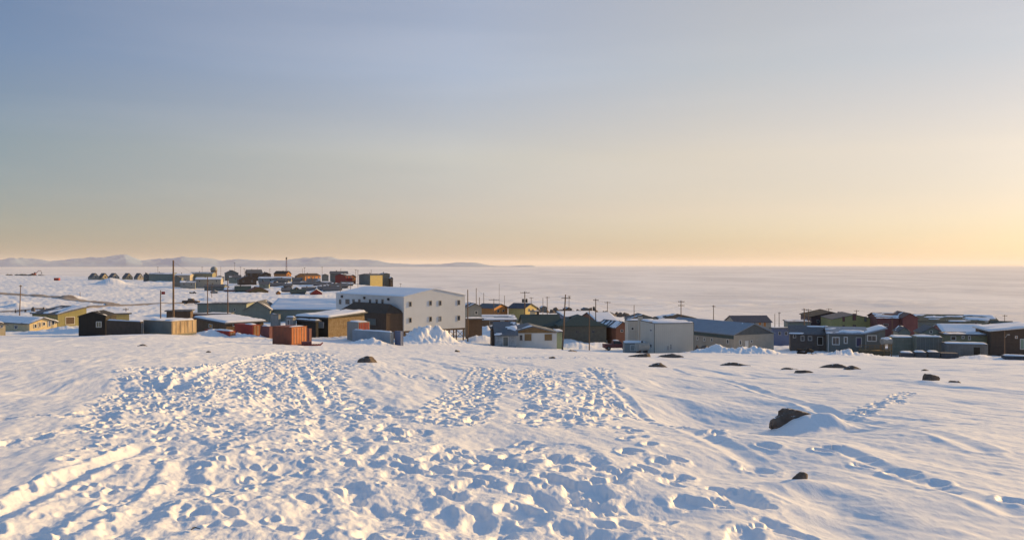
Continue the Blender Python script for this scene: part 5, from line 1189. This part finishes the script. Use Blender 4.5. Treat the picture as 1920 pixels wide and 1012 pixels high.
def truck(label, px, Y, rz, paint, group=None, snow=True):
    X, Y, z = at_depth(px, Y); z = gz(X, Y) + 0.1
    t = thing('pickup_truck', label, 'pickup truck', (X, Y, z), rz, group)
    bm = bmesh.new(); prism(bm, [(-2.6, 0.45), (2.5, 0.45), (2.65, 0.75), (2.5, 1.05), (1.15, 1.18), (-2.6, 1.18)], -0.9, 0.9, 'y'); from_bm('body', bm, paint, t)
    bm = bmesh.new(); prism(bm, [(-0.9, 1.185), (1.15, 1.185), (0.55, 1.8), (-0.75, 1.85)], -0.8, 0.8, 'y'); from_bm('cab', bm, paint, t)
    for q0 in (-0.815, 0.803):
        bm = bmesh.new(); prism(bm, [(-0.75, 1.25), (0.95, 1.25), (0.48, 1.74), (-0.66, 1.77)], q0, q0 + 0.012, 'y'); from_bm('side_window', bm, GLASS, t)
    for x in (-1.7, 1.65):
        for y in (-0.92, 0.68):
            bm = bmesh.new(); tube(bm, (x, y, 0.4), (x, y + 0.24, 0.4), 0.4, n=18); w_ = from_bm('wheel', bm, TIRE, t)
            bm = bmesh.new(); tube(bm, (x, y - 0.01, 0.4), (x, y + 0.25, 0.4), 0.2, n=12); from_bm('rim', bm, METAL, w_)
    for y in (-0.7, 0.5): bm = bmesh.new(); box(bm, 2.5, 2.6, y, y + 0.2, 0.85, 1.0); from_bm('headlight', bm, PALEGLASS, t)
    if snow: snow_patch('cab_snow', t, [(-0.7, -0.75, 1.86), (0.5, -0.75, 1.82), (0.5, 0.75, 1.82), (-0.7, 0.75, 1.86)], 0.15, 1.0, 3); snow_patch('hood_snow', t, [(1.2, -0.8, 1.19), (2.4, -0.8, 1.07), (2.4, 0.8, 1.07), (1.2, 0.8, 1.19)], 0.15, 1.0, 4)
truck('dark red pickup truck with snow on top, left of the low annex', 1156, 172, 0.1, MAROON)
truck('small white vehicle parked beyond the dark red pickup', 1143, 205, 0.3, WHITE)
truck('dark vehicle on the road above the tall pole', 358, 285, 0.1, DARKBR)
snowmobile('small dark snowmobile on the shaded snow below the warehouses', 362, 372, 0.4)
# ------------------------------------------------------------------ roads: thin sheets lying on the snow
def road(name, pts, w, mat, lift=0.05):
    """pts: (px, depth)"""
    P_ = [((px - CX) / F * Y, Y) for px, Y in pts]
    c = []
    for a, b in zip(P_[:-1], P_[1:]):
        n = max(2, int(math.hypot(b[0] - a[0], b[1] - a[1]) / 1.5))
        for k in range(n): c.append((a[0] + (b[0] - a[0]) * k / n, a[1] + (b[1] - a[1]) * k / n))
    c.append(P_[-1]); c = np.array(c)
    for _ in range(12): c[1:-1] = (c[:-2] + 2 * c[1:-1] + c[2:]) / 4
    tg = np.gradient(c, axis=0); tg /= np.linalg.norm(tg, axis=1)[:, None]; nn = np.stack([-tg[:, 1], tg[:, 0]], 1)
    m = 13; V = []; Fc = []
    for i in range(len(c)):
        for j in range(m):
            s = (j / (m - 1) - 0.5) * w * (1 + 0.15 * math.sin(i * 0.13) )
            x, y = c[i] + nn[i] * s
            V.append((x, y, ground_bi(x, y) + lift - (0.25 if j in (0, m - 1) else 0)))
    for i in range(len(c) - 1):
        for j in range(m - 1): Fc.append((i * m + j, i * m + j + 1, (i + 1) * m + j + 1, (i + 1) * m + j))
    me = bpy.data.meshes.new(name); me.from_pydata(V, [], Fc)
    for p in me.polygons: p.use_smooth = True
    o = link(name, me, mat); o['kind'] = 'structure'
def ground_bi(X, Y):
    r = math.hypot(X, Y); th = math.atan2(X, Y)
    i = int(np.searchsorted(RR, r)) - 1; i = min(max(i, 0), len(RR) - 2); fi = (r - RR[i]) / (RR[i + 1] - RR[i])
    if abs(th) >= A0 - 0.01: return float(base_z(X, Y) + lowfreq(np.float64(X), np.float64(Y)))
    j = (th + A0) / da; j0 = int(j); fj = j - j0
    return float((Z[i, j0] * (1 - fj) + Z[i, j0 + 1] * fj) * (1 - fi) + (Z[i + 1, j0] * (1 - fj) + Z[i + 1, j0 + 1] * fj) * fi)
road('road', [(-120, 352), (0, 350), (60, 340), (130, 318), (200, 290), (215, 275)], 6, TANROAD, 0.12)
road('road', [(120, 248), (160, 262), (215, 275), (300, 285), (360, 292), (440, 296)], 5, TANROAD, 0.14)
road('road', [(-60, 235), (10, 238), (80, 243), (150, 246)], 5, M('dark gravel strip', (0.10, 0.09, 0.085), 0.9, 0.2, 0.4, second=(0.4, 0.39, 0.4)), 0.16)
for i, (px, Yd) in enumerate(((62, 238), (82, 240), (29, 236), (47, 237))):
    o = rock(['largest dark lump along the gravel strip at far left', 'right dark lump along the gravel strip at far left', 'dark upright lump beside the red brown leaning pole', 'small dark lump right of the red brown leaning pole'][i], px, 0, [1.1, .7, .5, .6][i], [.9, .8, 1.0, .5][i], seed=120 + i, Yo=Yd, group='dark lumps along the gravel strip', bury=0.1)
# ------------------------------------------------------------------ haze: one closed box of even air round camera and scene
hm = bpy.data.materials.new('haze air'); hm.use_nodes = True
ht = hm.node_tree; ht.nodes.clear()
pv = ht.nodes.new('ShaderNodeVolumePrincipled'); pv.inputs['Color'].default_value = (0.95, 0.93, 0.93, 1)
pv.inputs['Density'].default_value = 2.7e-5; pv.inputs['Anisotropy'].default_value = 0.1
ho = ht.nodes.new('ShaderNodeOutputMaterial'); ht.links.new(pv.outputs[0], ho.inputs['Volume'])
hb = bmesh.new(); bmesh.ops.create_cube(hb, size=1.0)
for v in hb.verts:
    v.co = Vector((v.co.x * 130000, v.co.y * 130000, (-12.0 if v.co.z < 0 else 265.0)))
hme = bpy.data.meshes.new('haze'); hb.to_mesh(hme); hb.free(); hme.materials.append(hm)
hz = bpy.data.objects.new('haze', hme); C.objects.link(hz); hz['kind'] = 'stuff'
